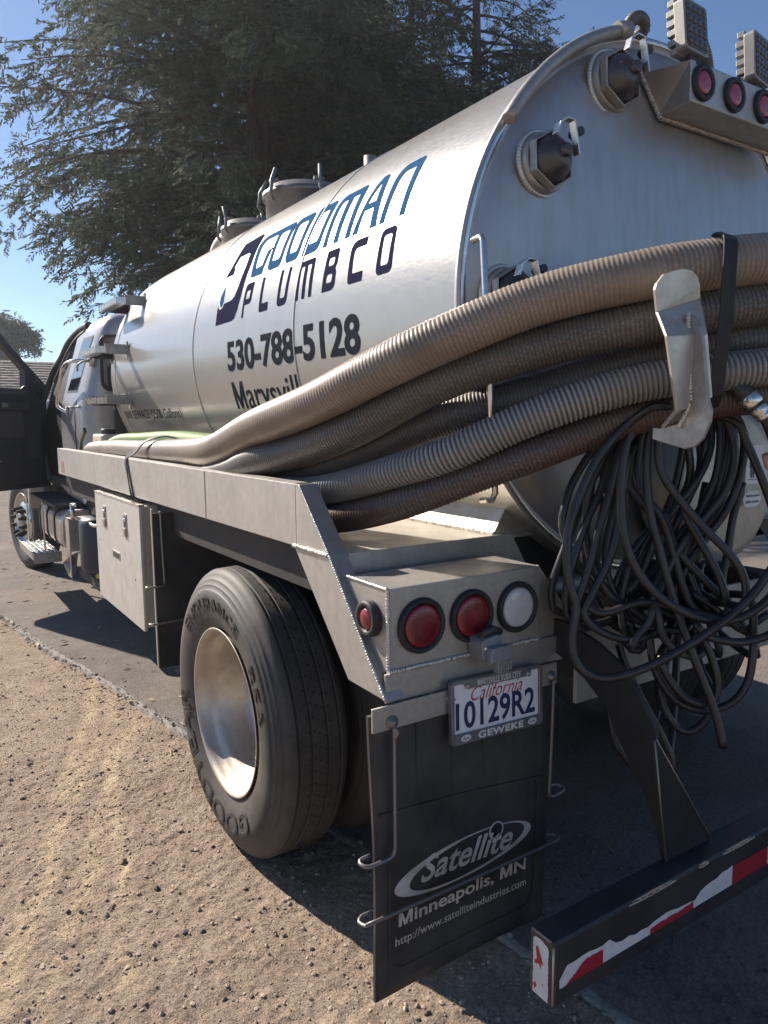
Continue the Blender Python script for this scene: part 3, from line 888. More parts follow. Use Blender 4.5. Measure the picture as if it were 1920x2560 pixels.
# house with a shake roof, far left
root = empty('house', (0, 40, 0), 'low house with weathered shake roof behind the open truck door', 'house')
MB().box((-16, 39, 0), (9.5, 47, 2.75)).build('wall', M_WALL, root)
mb = MB(); rows = 15; z0, z1, ya, yb = 2.55, 4.75, 38.2, 43.0
for k in range(rows):
    t0, t1 = k / rows, (k + 1) / rows
    xx = -17.0
    while xx < 10.2:
        wd = random.uniform(0.16, 0.36); j = random.uniform(-0.012, 0.012); lf = random.uniform(0.045, 0.075)
        ya_, za_ = ya + (yb - ya) * t0, z0 + (z1 - z0) * t0
        yb_, zb_ = ya + (yb - ya) * t1, z0 + (z1 - z0) * t1
        mb.add([(xx, ya_ + j, za_ + lf), (xx + wd, ya_ + j, za_ + lf), (xx + wd, yb_, zb_ + 0.012), (xx, yb_, zb_ + 0.012), (xx, ya_ + j, za_ - .02), (xx + wd, ya_ + j, za_ - .02)], [(0, 1, 2, 3), (4, 5, 1, 0)])
        xx += wd + 0.012
roof = MB().prism([(38.25, 2.50), (43.0, 4.70), (47.8, 2.50)], 'X', -17.0, 10.2).build('roof', M_ROOF, root)
mb.build('roof_shakes', M_ROOF, roof, kind='stuff')
# ------------------------------------------------------------------ measured curves (metres)
HA = [(1.05, 4.997, 1.382), (1.045, 4.375, 1.387), (1.04, 3.842, 1.395), (1.03, 3.103, 1.416), (1.001, 2.699, 1.442), (0.99, 2.297, 1.524), (1.02, 1.941, 1.596), (1.086, 1.705, 1.676), (1.18, 1.546, 1.746), (1.359, 1.372, 1.838), (1.521, 1.201, 1.884), (1.635, 1.118, 1.904), (1.766, 1.048, 1.921), (1.987, 0.991, 1.943), (2.465, 0.988, 1.983)]
HB = [(0.954, 2.902, 1.394), (0.964, 2.618, 1.383), (1.002, 2.332, 1.405), (1.046, 2.129, 1.441), (1.103, 1.862, 1.514), (1.234, 1.616, 1.641), (1.406, 1.42, 1.723), (1.558, 1.233, 1.772), (1.769, 1.078, 1.812), (2.033, 1.007, 1.841), (2.456, 0.977, 1.876)]
HC = [(1.048, 2.595, 1.351), (1.088, 2.332, 1.371), (1.128, 2.153, 1.393), (1.164, 1.967, 1.436), (1.288, 1.687, 1.544), (1.47, 1.482, 1.612), (1.636, 1.291, 1.691), (1.821, 1.105, 1.739), (2.08, 1.025, 1.765), (2.45, 0.969, 1.791)]
HD = [(1.057, 2.621, 1.327), (1.062, 2.28, 1.318), (1.059, 2.091, 1.322), (1.068, 1.92, 1.344), (1.123, 1.689, 1.402), (1.197, 1.528, 1.456), (1.35, 1.36, 1.555), (1.53, 1.205, 1.628), (1.738, 1.051, 1.66), (1.967, 0.965, 1.679), (2.327, 0.914, 1.693)]
HE = [(1.034, 2.226, 1.233), (1.055, 2.01, 1.246), (1.09, 1.847, 1.269), (1.155, 1.644, 1.327), (1.273, 1.495, 1.401), (1.372, 1.379, 1.459), (1.532, 1.263, 1.534), (1.667, 1.158, 1.578), (1.82, 1.061, 1.597), (2.015, 0.984, 1.611)]
GREEN = [(1.16, 5.417, 1.376), (1.17, 4.891, 1.404), (1.18, 4.367, 1.423), (1.17, 3.803, 1.437), (1.15, 3.303, 1.433), (1.14, 2.993, 1.418)]
COIL = [[(1.775, 1.254, 1.564), (1.603, 1.162, 1.571), (1.567, 1.185, 1.572), (1.507, 1.218, 1.526), (1.444, 1.247, 1.45), (1.397, 1.263, 1.354), (1.37, 1.269, 1.278), (1.36, 1.266, 1.211), (1.36, 1.256, 1.143), (1.372, 1.24, 1.084), (1.361, 1.239, 1.029), (1.354, 1.237, 0.987), (1.361, 1.226, 0.944), (1.386, 1.206, 0.915), (1.424, 1.179, 0.906), (1.483, 1.144, 0.922), (1.534, 1.114, 0.947), (1.594, 1.08, 0.984), (1.647, 1.052, 1.022), (1.693, 1.028, 1.059), (1.739, 1.005, 1.109), (1.775, 0.989, 1.16), (1.804, 0.977, 1.206)], [(1.615, 1.191, 1.576), (1.57, 1.217, 1.555), (1.537, 1.231, 1.504), (1.516, 1.232, 1.418), (1.506, 1.225, 1.333), (1.507, 1.212, 1.247), (1.526, 1.188, 1.169), (1.565, 1.153, 1.104), (1.616, 1.114, 1.061), (1.669, 1.076, 1.037), (1.723, 1.041, 1.038), (1.765, 1.017, 1.059), (1.8, 0.999, 1.089), (1.827, 0.986, 1.123)], [(1.803, 1.235, 1.564), (1.662, 1.184, 1.576), (1.636, 1.198, 1.555), (1.618, 1.203, 1.511), (1.611, 1.197, 1.438), (1.622, 1.182, 1.386), (1.654, 1.153, 1.329), (1.697, 1.115, 1.263), (1.74, 1.079, 1.206), (1.764, 1.057, 1.163), (1.774, 1.044, 1.115), (1.763, 1.044, 1.067), (1.802, 1.137, 1.06), (1.833, 1.214, 1.065), (1.86, 1.231, 1.137)], [(1.783, 1.248, 1.564), (1.641, 1.22, 1.564), (1.615, 1.229, 1.511), (1.601, 1.224, 1.415), (1.6, 1.209, 1.305), (1.612, 1.188, 1.218), (1.624, 1.168, 1.134), (1.637, 1.149, 1.064), (1.653, 1.126, 0.985), (1.673, 1.102, 0.906), (1.696, 1.074, 0.818), (1.706, 1.058, 0.756), (1.712, 1.046, 0.701)], [(1.797, 1.239, 1.564), (1.66, 1.265, 1.546), (1.626, 1.272, 1.443), (1.621, 1.265, 1.376), (1.643, 1.243, 1.322), (1.667, 1.222, 1.285), (1.681, 1.202, 1.213), (1.697, 1.178, 1.118), (1.714, 1.157, 1.051), (1.757, 1.123, 1.01), (1.82, 1.202, 1.011), (1.872, 1.268, 1.032), (1.917, 1.276, 1.124)], [(1.776, 1.252, 1.564), (1.671, 1.295, 1.556), (1.6, 1.33, 1.479), (1.542, 1.353, 1.374), (1.525, 1.353, 1.301), (1.517, 1.349, 1.247), (1.523, 1.336, 1.183), (1.53, 1.325, 1.137), (1.565, 1.292, 1.068), (1.616, 1.253, 1.031), (1.645, 1.23, 0.998), (1.759, 1.276, 1.001), (1.853, 1.315, 1.023), (1.915, 1.312, 1.118)], [(1.791, 1.243, 1.564), (1.62, 1.276, 1.524), (1.576, 1.293, 1.444), (1.546, 1.297, 1.342), (1.516, 1.303, 1.252), (1.491, 1.306, 1.163), (1.466, 1.312, 1.092), (1.449, 1.315, 1.043), (1.454, 1.306, 0.998), (1.626, 1.315, 1.002), (1.767, 1.323, 1.027), (1.902, 1.274, 1.126)], [(1.793, 1.278, 1.565), (1.68, 1.295, 1.509), (1.591, 1.271, 1.445), (1.568, 1.271, 1.342), (1.55, 1.269, 1.253), (1.525, 1.274, 1.174), (1.498, 1.283, 1.12), (1.472, 1.292, 1.067), (1.459, 1.297, 1.041), (1.475, 1.282, 1.009), (1.511, 1.255, 0.982), (1.555, 1.224, 0.97), (1.597, 1.198, 0.981), (1.713, 1.245, 0.989), (1.808, 1.284, 1.021), (1.866, 1.286, 1.128)], [(1.785, 1.247, 1.564), (1.762, 1.204, 1.581), (1.799, 1.178, 1.563), (1.831, 1.153, 1.536), (1.841, 1.137, 1.472), (1.832, 1.132, 1.401), (1.804, 1.141, 1.338), (1.762, 1.16, 1.284), (1.712, 1.183, 1.222), (1.677, 1.197, 1.159), (1.649, 1.206, 1.096), (1.623, 1.216, 1.052), (1.736, 1.261, 1.044), (1.829, 1.299, 1.05), (1.905, 1.284, 1.124)], [(1.799, 1.238, 1.564), (1.804, 1.203, 1.591), (1.845, 1.173, 1.572), (1.879, 1.144, 1.526), (1.882, 1.132, 1.453), (1.86, 1.133, 1.372), (1.827, 1.143, 1.295), (1.785, 1.162, 1.236), (1.741, 1.181, 1.168), (1.705, 1.194, 1.101), (1.678, 1.203, 1.046), (1.778, 1.258, 1.039), (1.858, 1.303, 1.045), (1.945, 1.281, 1.12)], [(1.778, 1.251, 1.564), (1.799, 1.114, 1.536), (1.82, 1.092, 1.483), (1.838, 1.071, 1.421), (1.858, 1.046, 1.342), (1.877, 1.021, 1.254)], [(1.544, 1.204, 0.952), (1.554, 1.203, 0.983), (1.587, 1.187, 1.022), (1.598, 1.186, 1.066), (1.607, 1.177, 1.04), (1.61, 1.167, 0.987), (1.634, 1.146, 0.951), (1.666, 1.123, 0.933), (1.692, 1.106, 0.937), (1.766, 1.181, 0.956), (1.827, 1.245, 1.005), (1.886, 1.249, 1.132)], [(1.62, 1.212, 1.011), (1.617, 1.204, 0.939), (1.625, 1.188, 0.872), (1.658, 1.157, 0.808), (1.702, 1.125, 0.781), (1.739, 1.1, 0.778), (1.786, 1.072, 0.798), (1.822, 1.056, 0.847), (1.84, 1.055, 0.914), (1.848, 1.063, 1.004), (1.845, 1.075, 1.072), (1.877, 1.173, 1.06), (1.902, 1.253, 1.059), (1.894, 1.291, 1.124)], [(1.653, 1.201, 0.919), (1.644, 1.196, 0.842), (1.65, 1.181, 0.774), (1.677, 1.156, 0.723), (1.707, 1.136, 0.714), (1.735, 1.12, 0.736), (1.751, 1.114, 0.764), (1.761, 1.116, 0.818), (1.827, 1.199, 0.859), (1.884, 1.271, 0.946), (1.934, 1.289, 1.12)], [(1.71, 1.126, 0.989), (1.729, 1.105, 0.931), (1.739, 1.09, 0.868), (1.733, 1.086, 0.819), (1.708, 1.1, 0.802), (1.667, 1.128, 0.816), (1.637, 1.155, 0.86), (1.619, 1.176, 0.923), (1.726, 1.229, 0.943), (1.814, 1.276, 0.996), (1.87, 1.283, 1.128)], [(1.619, 1.283, 1.157), (1.6, 1.285, 1.088), (1.591, 1.28, 1.019), (1.595, 1.267, 0.95), (1.609, 1.254, 0.923), (1.633, 1.24, 0.932), (1.653, 1.236, 0.996), (1.768, 1.282, 0.998), (1.861, 1.321, 1.021), (1.945, 1.305, 1.116)], [(1.584, 1.287, 0.957), (1.595, 1.271, 0.892), (1.63, 1.232, 0.781), (1.659, 1.202, 0.707), (1.678, 1.18, 0.647), (1.684, 1.172, 0.614), (1.67, 1.177, 0.587), (1.777, 1.241, 0.675), (1.869, 1.301, 0.841), (1.926, 1.329, 1.114)], [(1.584, 1.31, 0.785), (1.584, 1.301, 0.724), (1.591, 1.287, 0.658), (1.611, 1.267, 0.616), (1.637, 1.246, 0.587), (1.769, 1.294, 0.674), (1.882, 1.34, 0.837), (1.984, 1.338, 1.106)], [(1.675, 1.118, 1.024), (1.694, 1.1, 0.989), (1.73, 1.075, 0.975), (1.774, 1.046, 0.97), (1.831, 1.011, 0.987), (1.867, 0.993, 1.017)], [(1.468, 1.307, 1.065), (1.496, 1.284, 1.038), (1.534, 1.26, 1.042), (1.585, 1.23, 1.064), (1.638, 1.195, 1.058), (1.693, 1.157, 1.04), (1.749, 1.119, 1.026), (1.785, 1.092, 1.008), (1.835, 1.18, 1.01), (1.876, 1.253, 1.032), (1.889, 1.282, 1.126)], [(1.681, 1.227, 1.302), (1.7, 1.2, 1.202), (1.748, 1.158, 1.129), (1.794, 1.12, 1.07), (1.807, 1.107, 1.043), (1.79, 1.115, 1.02), (1.844, 1.2, 1.019), (1.889, 1.269, 1.035), (1.929, 1.28, 1.122)], [(1.688, 1.176, 1.307), (1.719, 1.143, 1.226), (1.745, 1.118, 1.164), (1.759, 1.1, 1.111), (1.762, 1.092, 1.066), (1.814, 1.177, 1.057), (1.856, 1.246, 1.06), (1.866, 1.274, 1.13)], [(1.759, 1.3, 1.565), (1.83, 1.286, 1.541), (1.824, 1.212, 1.499), (1.805, 1.209, 1.398), (1.767, 1.221, 1.315), (1.725, 1.235, 1.223), (1.695, 1.241, 1.131), (1.667, 1.249, 1.062), (1.78, 1.294, 1.05), (1.872, 1.33, 1.048), (1.959, 1.307, 1.114)], [(1.919, 1.155, 1.367), (1.888, 1.16, 1.265), (1.869, 1.158, 1.172), (1.852, 1.159, 1.102), (1.866, 1.139, 1.032), (1.9, 1.107, 0.962), (1.915, 1.087, 0.892), (1.941, 1.194, 0.915), (1.964, 1.283, 0.972), (1.948, 1.338, 1.11)], [(1.63, 1.323, 1.4), (1.602, 1.326, 1.298), (1.574, 1.327, 1.179), (1.583, 1.307, 1.086), (1.631, 1.264, 1.003), (1.707, 1.21, 0.974), (1.746, 1.185, 0.978), (1.829, 1.252, 0.984), (1.898, 1.308, 1.012), (1.953, 1.311, 1.114)], [(1.903, 1.054, 1.026), (1.87, 1.072, 0.999), (1.85, 1.082, 0.976), (1.821, 1.104, 0.999), (1.778, 1.139, 1.045), (1.735, 1.172, 1.082), (1.814, 1.239, 1.067), (1.877, 1.293, 1.061), (1.898, 1.312, 1.12)], [(1.799, 1.238, 1.564), (1.808, 1.256, 1.564), (1.788, 1.253, 1.453), (1.755, 1.256, 1.332), (1.703, 1.273, 1.22), (1.657, 1.289, 1.128), (1.634, 1.29, 1.035), (1.643, 1.271, 0.941), (1.77, 1.31, 0.954), (1.875, 1.344, 0.993), (1.965, 1.327, 1.11)], [(1.778, 1.251, 1.564), (1.831, 1.195, 1.581), (1.841, 1.177, 1.499), (1.825, 1.172, 1.399), (1.792, 1.181, 1.317), (1.756, 1.194, 1.244), (1.736, 1.198, 1.18), (1.752, 1.174, 1.089), (1.778, 1.147, 1.024), (1.843, 1.225, 1.021), (1.897, 1.288, 1.034), (1.952, 1.289, 1.118)]]
STRAP_A = [(1.823, 1.204, 2.008), (1.714, 1.115, 1.984), (1.633, 1.042, 1.949), (1.604, 1.023, 1.854), (1.601, 1.024, 1.765), (1.602, 1.034, 1.676), (1.616, 1.049, 1.599), (1.65, 1.083, 1.569)]
FITTING = [(1.69, 1.081, 1.653), (1.722, 1.04, 1.598), (1.739, 1.012, 1.56), (1.751, 0.999, 1.528), (1.809, 1.0, 1.46)]
LOGO1 = [('G', [(-3.1394, 0.3123), (-2.9906, 0.3044), (-3.0108, 0.5333), (-3.2393, 0.548)]), ('O', [(-2.968, 0.3078), (-2.8353, 0.3025), (-2.8652, 0.5314), (-3.0356, 0.5355)]), ('O', [(-2.7981, 0.3059), (-2.6772, 0.307), (-2.695, 0.5319), (-2.8654, 0.5406)]), ('D', [(-2.6459, 0.303), (-2.5069, 0.3057), (-2.525, 0.5301), (-2.667, 0.5316)]), ('M', [(-2.4742, 0.2988), (-2.2782, 0.2894), (-2.3099, 0.5263), (-2.508, 0.5299)]), ('A', [(-2.2645, 0.2986), (-2.1086, 0.299), (-2.1756, 0.5294), (-2.2842, 0.5238)]), ('N', [(-2.0931, 0.3256), (-1.9456, 0.3376), (-1.968, 0.525), (-2.1112, 0.5223)])]
LOGO2 = [('P', [(-3.153, 0.1249), (-3.0659, 0.1248), (-3.0707, 0.276), (-3.1618, 0.2803)]), ('L', [(-2.9647, 0.1261), (-2.8768, 0.1251), (-2.8933, 0.2733), (-2.9816, 0.2767)]), ('U', [(-2.7875, 0.127), (-2.6992, 0.1266), (-2.7022, 0.2768), (-2.7991, 0.2782)]), ('M', [(-2.6173, 0.1243), (-2.4887, 0.1237), (-2.5026, 0.2751), (-2.6354, 0.2775)]), ('B', [(-2.4059, 0.1229), (-2.3148, 0.1239), (-2.3223, 0.2755), (-2.4109, 0.2769)]), ('C', [(-2.2233, 0.1258), (-2.1308, 0.1243), (-2.1359, 0.2773), (-2.2395, 0.278)]), ('O', [(-2.0456, 0.1273), (-1.9548, 0.128), (-1.9646, 0.2666), (-2.0537, 0.2681)])]
FAUCET = [(-3.2485, 0.5594), (-3.2862, 0.5736), (-3.477, 0.5614), (-3.4701, 0.4598), (-3.4764, 0.411), (-3.495, 0.3671), (-3.3976, 0.369), (-3.4047, 0.3982), (-3.4252, 0.4114), (-3.4177, 0.4689), (-3.3137, 0.4696), (-3.2868, 0.4552), (-3.2638, 0.3845), (-3.2652, 0.2872), (-3.2818, 0.2413), (-3.311, 0.2267), (-3.4082, 0.2214), (-3.4118, 0.2079), (-3.4421, 0.1972), (-3.4672, 0.2083), (-3.4781, 0.224), (-3.4723, 0.1245), (-3.2705, 0.1252), (-3.2406, 0.1338), (-3.2155, 0.1716), (-3.2016, 0.2293), (-3.1994, 0.3825)]
DROP = [(-3.441, 0.3184), (-3.4227, 0.2769), (-3.411, 0.2323), (-3.421, 0.2109), (-3.4391, 0.206), (-3.4664, 0.2331), (-3.4702, 0.2697), (-3.4543, 0.2984)]
PHONE = [(-3.3179, -0.0992), (-2.1332, -0.1098), (-2.1292, 0.0258), (-3.2982, 0.0373)]
MARY = [(-3.3088, -0.2796), (-3.2007, -0.2815), (-3.3009, -0.1526), (-2.6156, -0.149)]
SEW = [(-5.4615, -0.3162), (-4.1631, -0.3167), (-4.1511, -0.2559), (-5.3905, -0.2469)]
# ------------------------------------------------------------------ tank truck
XC, ZC, RC = 2.14, 1.875, 0.846         # tank axis and radius
TY0, TY1 = 1.631, 5.56                  # rear and front ends of the straight shell
TRUCK = empty('tank_truck', (2.14, 4.5, 0), 'silver vacuum tank truck with lettered tank and open driver door, parked on the asphalt edge', 'truck')

def oncyl(u, v, off=0.0):
    a = v / RC
    return (XC - (RC + off) * cos(a), -u, ZC + (RC + off) * sin(a))

# tank shell with its front dish
prof = [(0.0, RC)]
for k in range(1, 25): prof.append((k / 24 * (TY1 - TY0), RC))
fd = [(0.02, 0.995), (0.06, 0.975), (0.10, 0.94), (0.15, 0.87), (0.20, 0.76), (0.25, 0.58), (0.28, 0.36), (0.295, 0.15), (0.30, 0.001)]
prof += [(TY1 - TY0 + t, RC * r) for t, r in fd]
MB().lathe(prof, (XC, TY0, ZC), (0, 1, 0), 128).build('tank_shell', M_TANK, TRUCK)
# circumferential seams
for Yw in (2.62, 3.79, 5.44):
    pts = [(XC - (RC + .0005) * cos(a), Yw, ZC + (RC + .0005) * sin(a)) for a in np.linspace(-1.35, 1.7, 90)]
    MB().tube(pts, 0.0035, 6).build('weld_seam', M_WELD, TRUCK)
# rear head: rolled rim, knuckle and shallow dish
hp = [(0.004, RC - 0.002), (-0.006, RC + 0.004), (-0.018, RC + 0.004), (-0.022, RC - 0.004), (-0.020, RC - 0.014), (-0.010, RC - 0.022), (-0.012, RC - 0.034), (-0.03, RC - 0.055), (-0.055, RC - 0.10)]
for k in range(1, 15):
    r = (RC - 0.10) * (1 - k / 14); hp.append((-0.055 - 0.080 * (1 - (r / (RC - 0.10)) ** 2), max(r, 0.001)))
HEAD = MB().lathe(hp, (XC, TY0, ZC), (0, 1, 0), 128).build('tank_head', M_HEAD, TRUCK)
MB().lathe([(-0.024, RC - 0.016), (-0.027, RC - 0.010), (-0.024, RC - 0.003)], (XC, TY0, ZC), (0, 1, 0), 128).build('rim_bead', M_BRIGHT, HEAD)
def head_y(x, z):
    r = sqrt((x - XC) ** 2 + (z - ZC) ** 2)
    return TY0 - 0.055 - 0.080 * (1 - min(1, r / (RC - 0.10)) ** 2)

# lettering wrapped on the shell
def rc(x0, y0, x1, y1, r, n=4):
    """rounded rectangle loop"""
    o = []
    for cx, cy, a in ((x1 - r[0], y1 - r[1], 0), (x0 + r[0], y1 - r[1], 90), (x0 + r[0], y0 + r[1], 180), (x1 - r[0], y0 + r[1], 270)):
        for k in range(n + 1):
            t = radians(a + 90 * k / n); o.append((cx + r[0] * cos(t), cy + r[1] * sin(t)))
    return o
def arc(cx, cy, rx, ry, a, b, n=5):
    return [(cx + rx * cos(radians(a + (b - a) * k / n)), cy + ry * sin(radians(a + (b - a) * k / n))) for k in range(n + 1)]
tw, bw, hw = 0.17, 0.20, 0.13
GLY = {
 'G': [[[(1, 1), (0.42, 1)] + arc(0.42, 0.72, 0.42, 0.28, 90, 180) + [(0, 0.10)] + arc(0.12, 0.06, 0.12, 0.06, 180, 270) + [(0.80, 0), (0.97, 0.55), (0.72, 0.52), (0.66, 0.20)] + [(0.30, 0.17), (0.24, 0.24), (0.24, 0.66)] + arc(0.46, 0.68, 0.22, 0.18, 180, 90, 3) + [(0.96, 0.86)]]],
 'O': [[rc(0, 0, 1, 1, (0.22, 0.14)), list(reversed(rc(0.24, 0.18, 0.76, 0.84, (0.12, 0.07))))]],
 'D': [[[(0, 0), (0.76, 0)] + arc(0.76, 0.16, 0.24, 0.16, 270, 360) + [(1, 0.9)] + arc(0.88, 0.9, 0.12, 0.1, 0, 90) + [(0.05, 1), (0, 0.97)], list(reversed([(0.25, 0.20)] + arc(0.66, 0.28, 0.10, 0.08, 270, 360) + arc(0.66, 0.77, 0.10, 0.07, 0, 90) + [(0.25, 0.84)]))]],
 'M': [[[(0, 0), (0.16, 0), (0.17, 0.72)] + arc(0.27, 0.74, 0.10, 0.11, 180, 90, 3) + [(0.40, 0.85), (0.40, 0), (0.58, 0), (0.59, 0.85), (0.82, 0.85), (0.82, 0), (1, 0), (1, 0.92)] + arc(0.93, 0.92, 0.07, 0.08, 0, 90, 3) + [(0.26, 1)] + arc(0.26, 0.74, 0.26, 0.26, 90, 180)]],
 'A': [[[(0, 0), (0.24, 0), (0.30, 0.38), (0.72, 0.38), (0.74, 0), (1, 0), (1, 0.90)] + arc(0.90, 0.90, 0.10, 0.10, 0, 90, 3) + [(0.66, 0.99), (0.40, 0.86), (0.20, 0.60)], [(0.34, 0.50), (0.44, 0.66), (0.58, 0.80), (0.70, 0.84), (0.74, 0.80), (0.73, 0.50)]]],
 'N': [[[(0, 0), (0.22, 0), (0.23, 0.66)] + arc(0.39, 0.68, 0.16, 0.17, 180, 90, 3) + [(0.78, 0.85), (0.78, 0), (1, 0), (1, 0.92)] + arc(0.92, 0.92, 0.08, 0.08, 0, 90, 3) + [(0.36, 1)] + arc(0.36, 0.72, 0.36, 0.28, 90, 180)]],
 'P': [[[(0, 0), (0.20, 0), (0.20, 0.36), (0.70, 0.36)] + arc(0.70, 0.50, 0.30, 0.14, 270, 360) + [(1, 0.92)] + arc(0.92, 0.92, 0.08, 0.08, 0, 90, 3) + [(0.30, 1)] + arc(0.30, 0.86, 0.26, 0.14, 90, 180, 3), list(reversed(rc(0.26, 0.52, 0.74, 0.78, (0.08, 0.06))))]],
 'L': [[[(0, 0.10)] + arc(0.14, 0.10, 0.14, 0.10, 180, 270, 4) + [(1, 0), (1, 0.23), (0.36, 0.23)] + arc(0.36, 0.31, 0.10, 0.08, 270, 180, 3) + [(0.26, 1), (0, 1)]]],
 'U': [[[(0, 1), (0, 0.16)] + arc(0.24, 0.16, 0.24, 0.16, 180, 270) + [(0.70, 0)] + arc(0.70, 0.18, 0.30, 0.18, 270, 360) + [(1, 1), (0.76, 1), (0.76, 0.30)] + arc(0.66, 0.28, 0.10, 0.08, 0, -90, 3) + [(0.34, 0.20)] + arc(0.34, 0.28, 0.10, 0.08, 270, 180, 3) + [(0.24, 1)]]],
 'B': [[[(0, 0), (0.70, 0)] + arc(0.70, 0.16, 0.30, 0.16, 270, 360) + [(1, 0.42), (0.90, 0.51), (1, 0.62), (1, 0.88)] + arc(0.86, 0.88, 0.14, 0.12, 0, 90) + [(0, 1)], list(reversed(rc(0.27, 0.19, 0.74, 0.40, (0.10, 0.06)))), list(reversed(rc(0.27, 0.60, 0.74, 0.80, (0.10, 0.06))))]],
 'C': [[[(1, 1), (0.40, 1)] + arc(0.40, 0.78, 0.40, 0.22, 90, 180) + [(0, 0.10)] + arc(0.14, 0.10, 0.14, 0.10, 180, 270) + [(1, 0), (1, 0.22), (0.36, 0.22)] + arc(0.36, 0.30, 0.10, 0.08, 270, 180, 3) + [(0.26, 0.68)] + arc(0.44, 0.68, 0.18, 0.12, 180, 90, 3) + [(1, 0.80)]]],
}
def decal(name, polys2d, mat, parent, step=0.018, off=0.0012):
    V2, F2 = polymesh(polys2d)
    V2, F2 = slice_flat(V2, F2, step)
    MB().add([oncyl(a, b, off) for a, b in V2], F2).build(name, mat, parent)
def quad_letter(g, Q, vb, vt):
    (bl, br, tr, tl) = Q
    def f(a, b):
        u = (bl[0] * (1 - a) + br[0] * a) * (1 - b) + (tl[0] * (1 - a) + tr[0] * a) * b
        return (u, vb + (vt - vb) * b)
    return [[f(a, b) for a, b in loop] for loop in GLY[g][0]]
for g, q in LOGO1: decal('logo_letter', [quad_letter(g, q, 0.304, 0.531)], M_BLUE, TRUCK)
for g, q in LOGO2: decal('logo_letter', [quad_letter(g, q, 0.125, 0.277)], M_NAVY, TRUCK)
decal('tap_emblem', [[FAUCET]], M_NAVY, TRUCK)
decal('drop_emblem', [[DROP]], M_BLUE, TRUCK)
drop_o = [(u + (u + 3.441) * 0.22, v + (v - 0.255) * 0.20) for u, v in DROP]
decal('drop_outline', [[drop_o]], M_PLATE, TRUCK, 0.018, 0.0006)
def cyl_text(name, s, u0, u1, v0, v1, mat, bold, tilt=0.0, off=0.0012, split=True):
    mb = MB()
    flat_text(mb, s, lambda a, b: oncyl(u0 + (u1 - u0) * a, v0 + (v1 - v0) * b + tilt * a, off), 0, bold, step=0.10)
    return islands(mb, name, mat, TRUCK) if split else mb.build(name, mat, TRUCK, kind='stuff')
cyl_text('phone_digit', '530-788-5128', -3.315, -2.131, -0.1025, 0.0345, M_SLATE, 0.030, -0.0105)
cyl_text('town_letter', 'Marysville', -3.309, -2.53, -0.318, -0.150, M_SLATE, 0.004)
cyl_text('capacity_lettering', 'NW SEWAGE (2500 Gallons)', -5.40, -4.16, -0.332, -0.252, M_SLATE, 0.0, 0.0, split=False)

# capped ports on the head
def sight_port(x, z, R, name='sight_port'):
    yb = head_y(x, z)
    n = Vector((0, -1, 0.06)).normalized()
    c = Vector((x, yb + 0.004, z))
    u, v, d = frame(n)
    sg = 1 if u.x > 0 else -1
    ux = u * sg; uz = Vector((0, 0, 1)) - n * n.z; uz.normalize()
    m = MB()
    m.lathe([(-0.02, R * 1.0), (0.020, R * 1.01), (0.026, R * 0.97), (0.026, R * 0.84), (0.01, R * 0.83)], c, n, 56)
    port = m.build(name, M_CAST, TRUCK)
    pts = []; rr = []
    for k in range(300):
        a = 2 * pi * k / 300
        pts.append(c + (u * cos(a) + v * sin(a)) * R * 1.08 + n * 0.004); rr.append(0.0075 + 0.0005 * cos(2 * pi * k / 5))
    MB().tube(pts, rr, 8, closed=True).build('weld_ring', M_WELD, port)
    # dark cap narrowing to a knob
    MB().lathe([(0.015, R * 0.87), (0.030, R * 0.86), (0.050, R * 0.78), (0.070, R * 0.62), (0.084, R * 0.42), (0.090, R * 0.26), (0.091, 0.001)], c, n, 48).build('cap', M_CAPDK, port)
    MB().lathe([(0.082, R * 0.21), (0.104, R * 0.21), (0.106, R * 0.17), (0.106, 0.001)], c + uz * R * 0.08, n, 24).build('knob', M_CAPDK, port)
    # six sided band standing off the flange
    hx = lambda k, q: (cos(radians(60 * k + 30)) * R * q, sin(radians(60 * k + 30)) * R * q)
    mb = MB(); vs_ = []
    for t in (0.026, 0.052):
        for q in (1.0, 0.91): vs_ += [c + ux * hx(k, q)[0] + uz * hx(k, q)[1] + n * t for k in range(6)]
    fs = []
    for k in range(6):
        j = (k + 1) % 6
        fs += [(k, j, 12 + j, 12 + k), (6 + k, 18 + k, 18 + j, 6 + j), (12 + k, 12 + j, 18 + j, 18 + k), (k, 6 + k, 6 + j, j)]
    mb.add(vs_, fs).build('clamp_band', M_CAST, port, 0.003)
    # bent strap over the knob
    b0 = c + n * 0.108
    P_ = [b0 - ux * R * 0.66 + uz * R * 0.42, b0 - ux * R * 0.50 + uz * R * 0.80, b0 - ux * R * 0.20 + uz * R * 1.00, b0 + ux * R * 0.14 + uz * R * 0.98, b0 + ux * R * 0.24 + uz * R * 0.55, b0 + ux * R * 0.34 - uz * R * 0.10]
    MB().bar(P_, 0.034, 0.006, tuple(-n)).build('strap_handle', M_BRIGHT, port, 0.001) if False else MB().bar(P_, 0.005, 0.022, tuple(n)).build('strap_handle', M_BRIGHT, port, 0.001)
    k2 = c + n * 0.075 + ux * R * 0.66 + uz * R * 0.80
    MB().tube([k2 - n * .01, k2 + n * 0.028], 0.012, 14).build('pivot_bolt', M_BLACK, port)
sight_port(1.828, 2.520, 0.084)
sight_port(1.550, 2.246, 0.080)
sight_port(1.424, 1.874, 0.080)

# level rod down the left of the head
MB().tube([(1.303, 1.565, 2.012), (1.301, 1.530, 2.016), (1.300, 1.520, 2.003), (1.325, 1.515, 1.60), (1.345, 1.515, 1.345), (1.347, 1.53, 1.325), (1.348, 1.575, 1.320)], 0.009, 10).build('level_rod', M_BRIGHT, TRUCK)
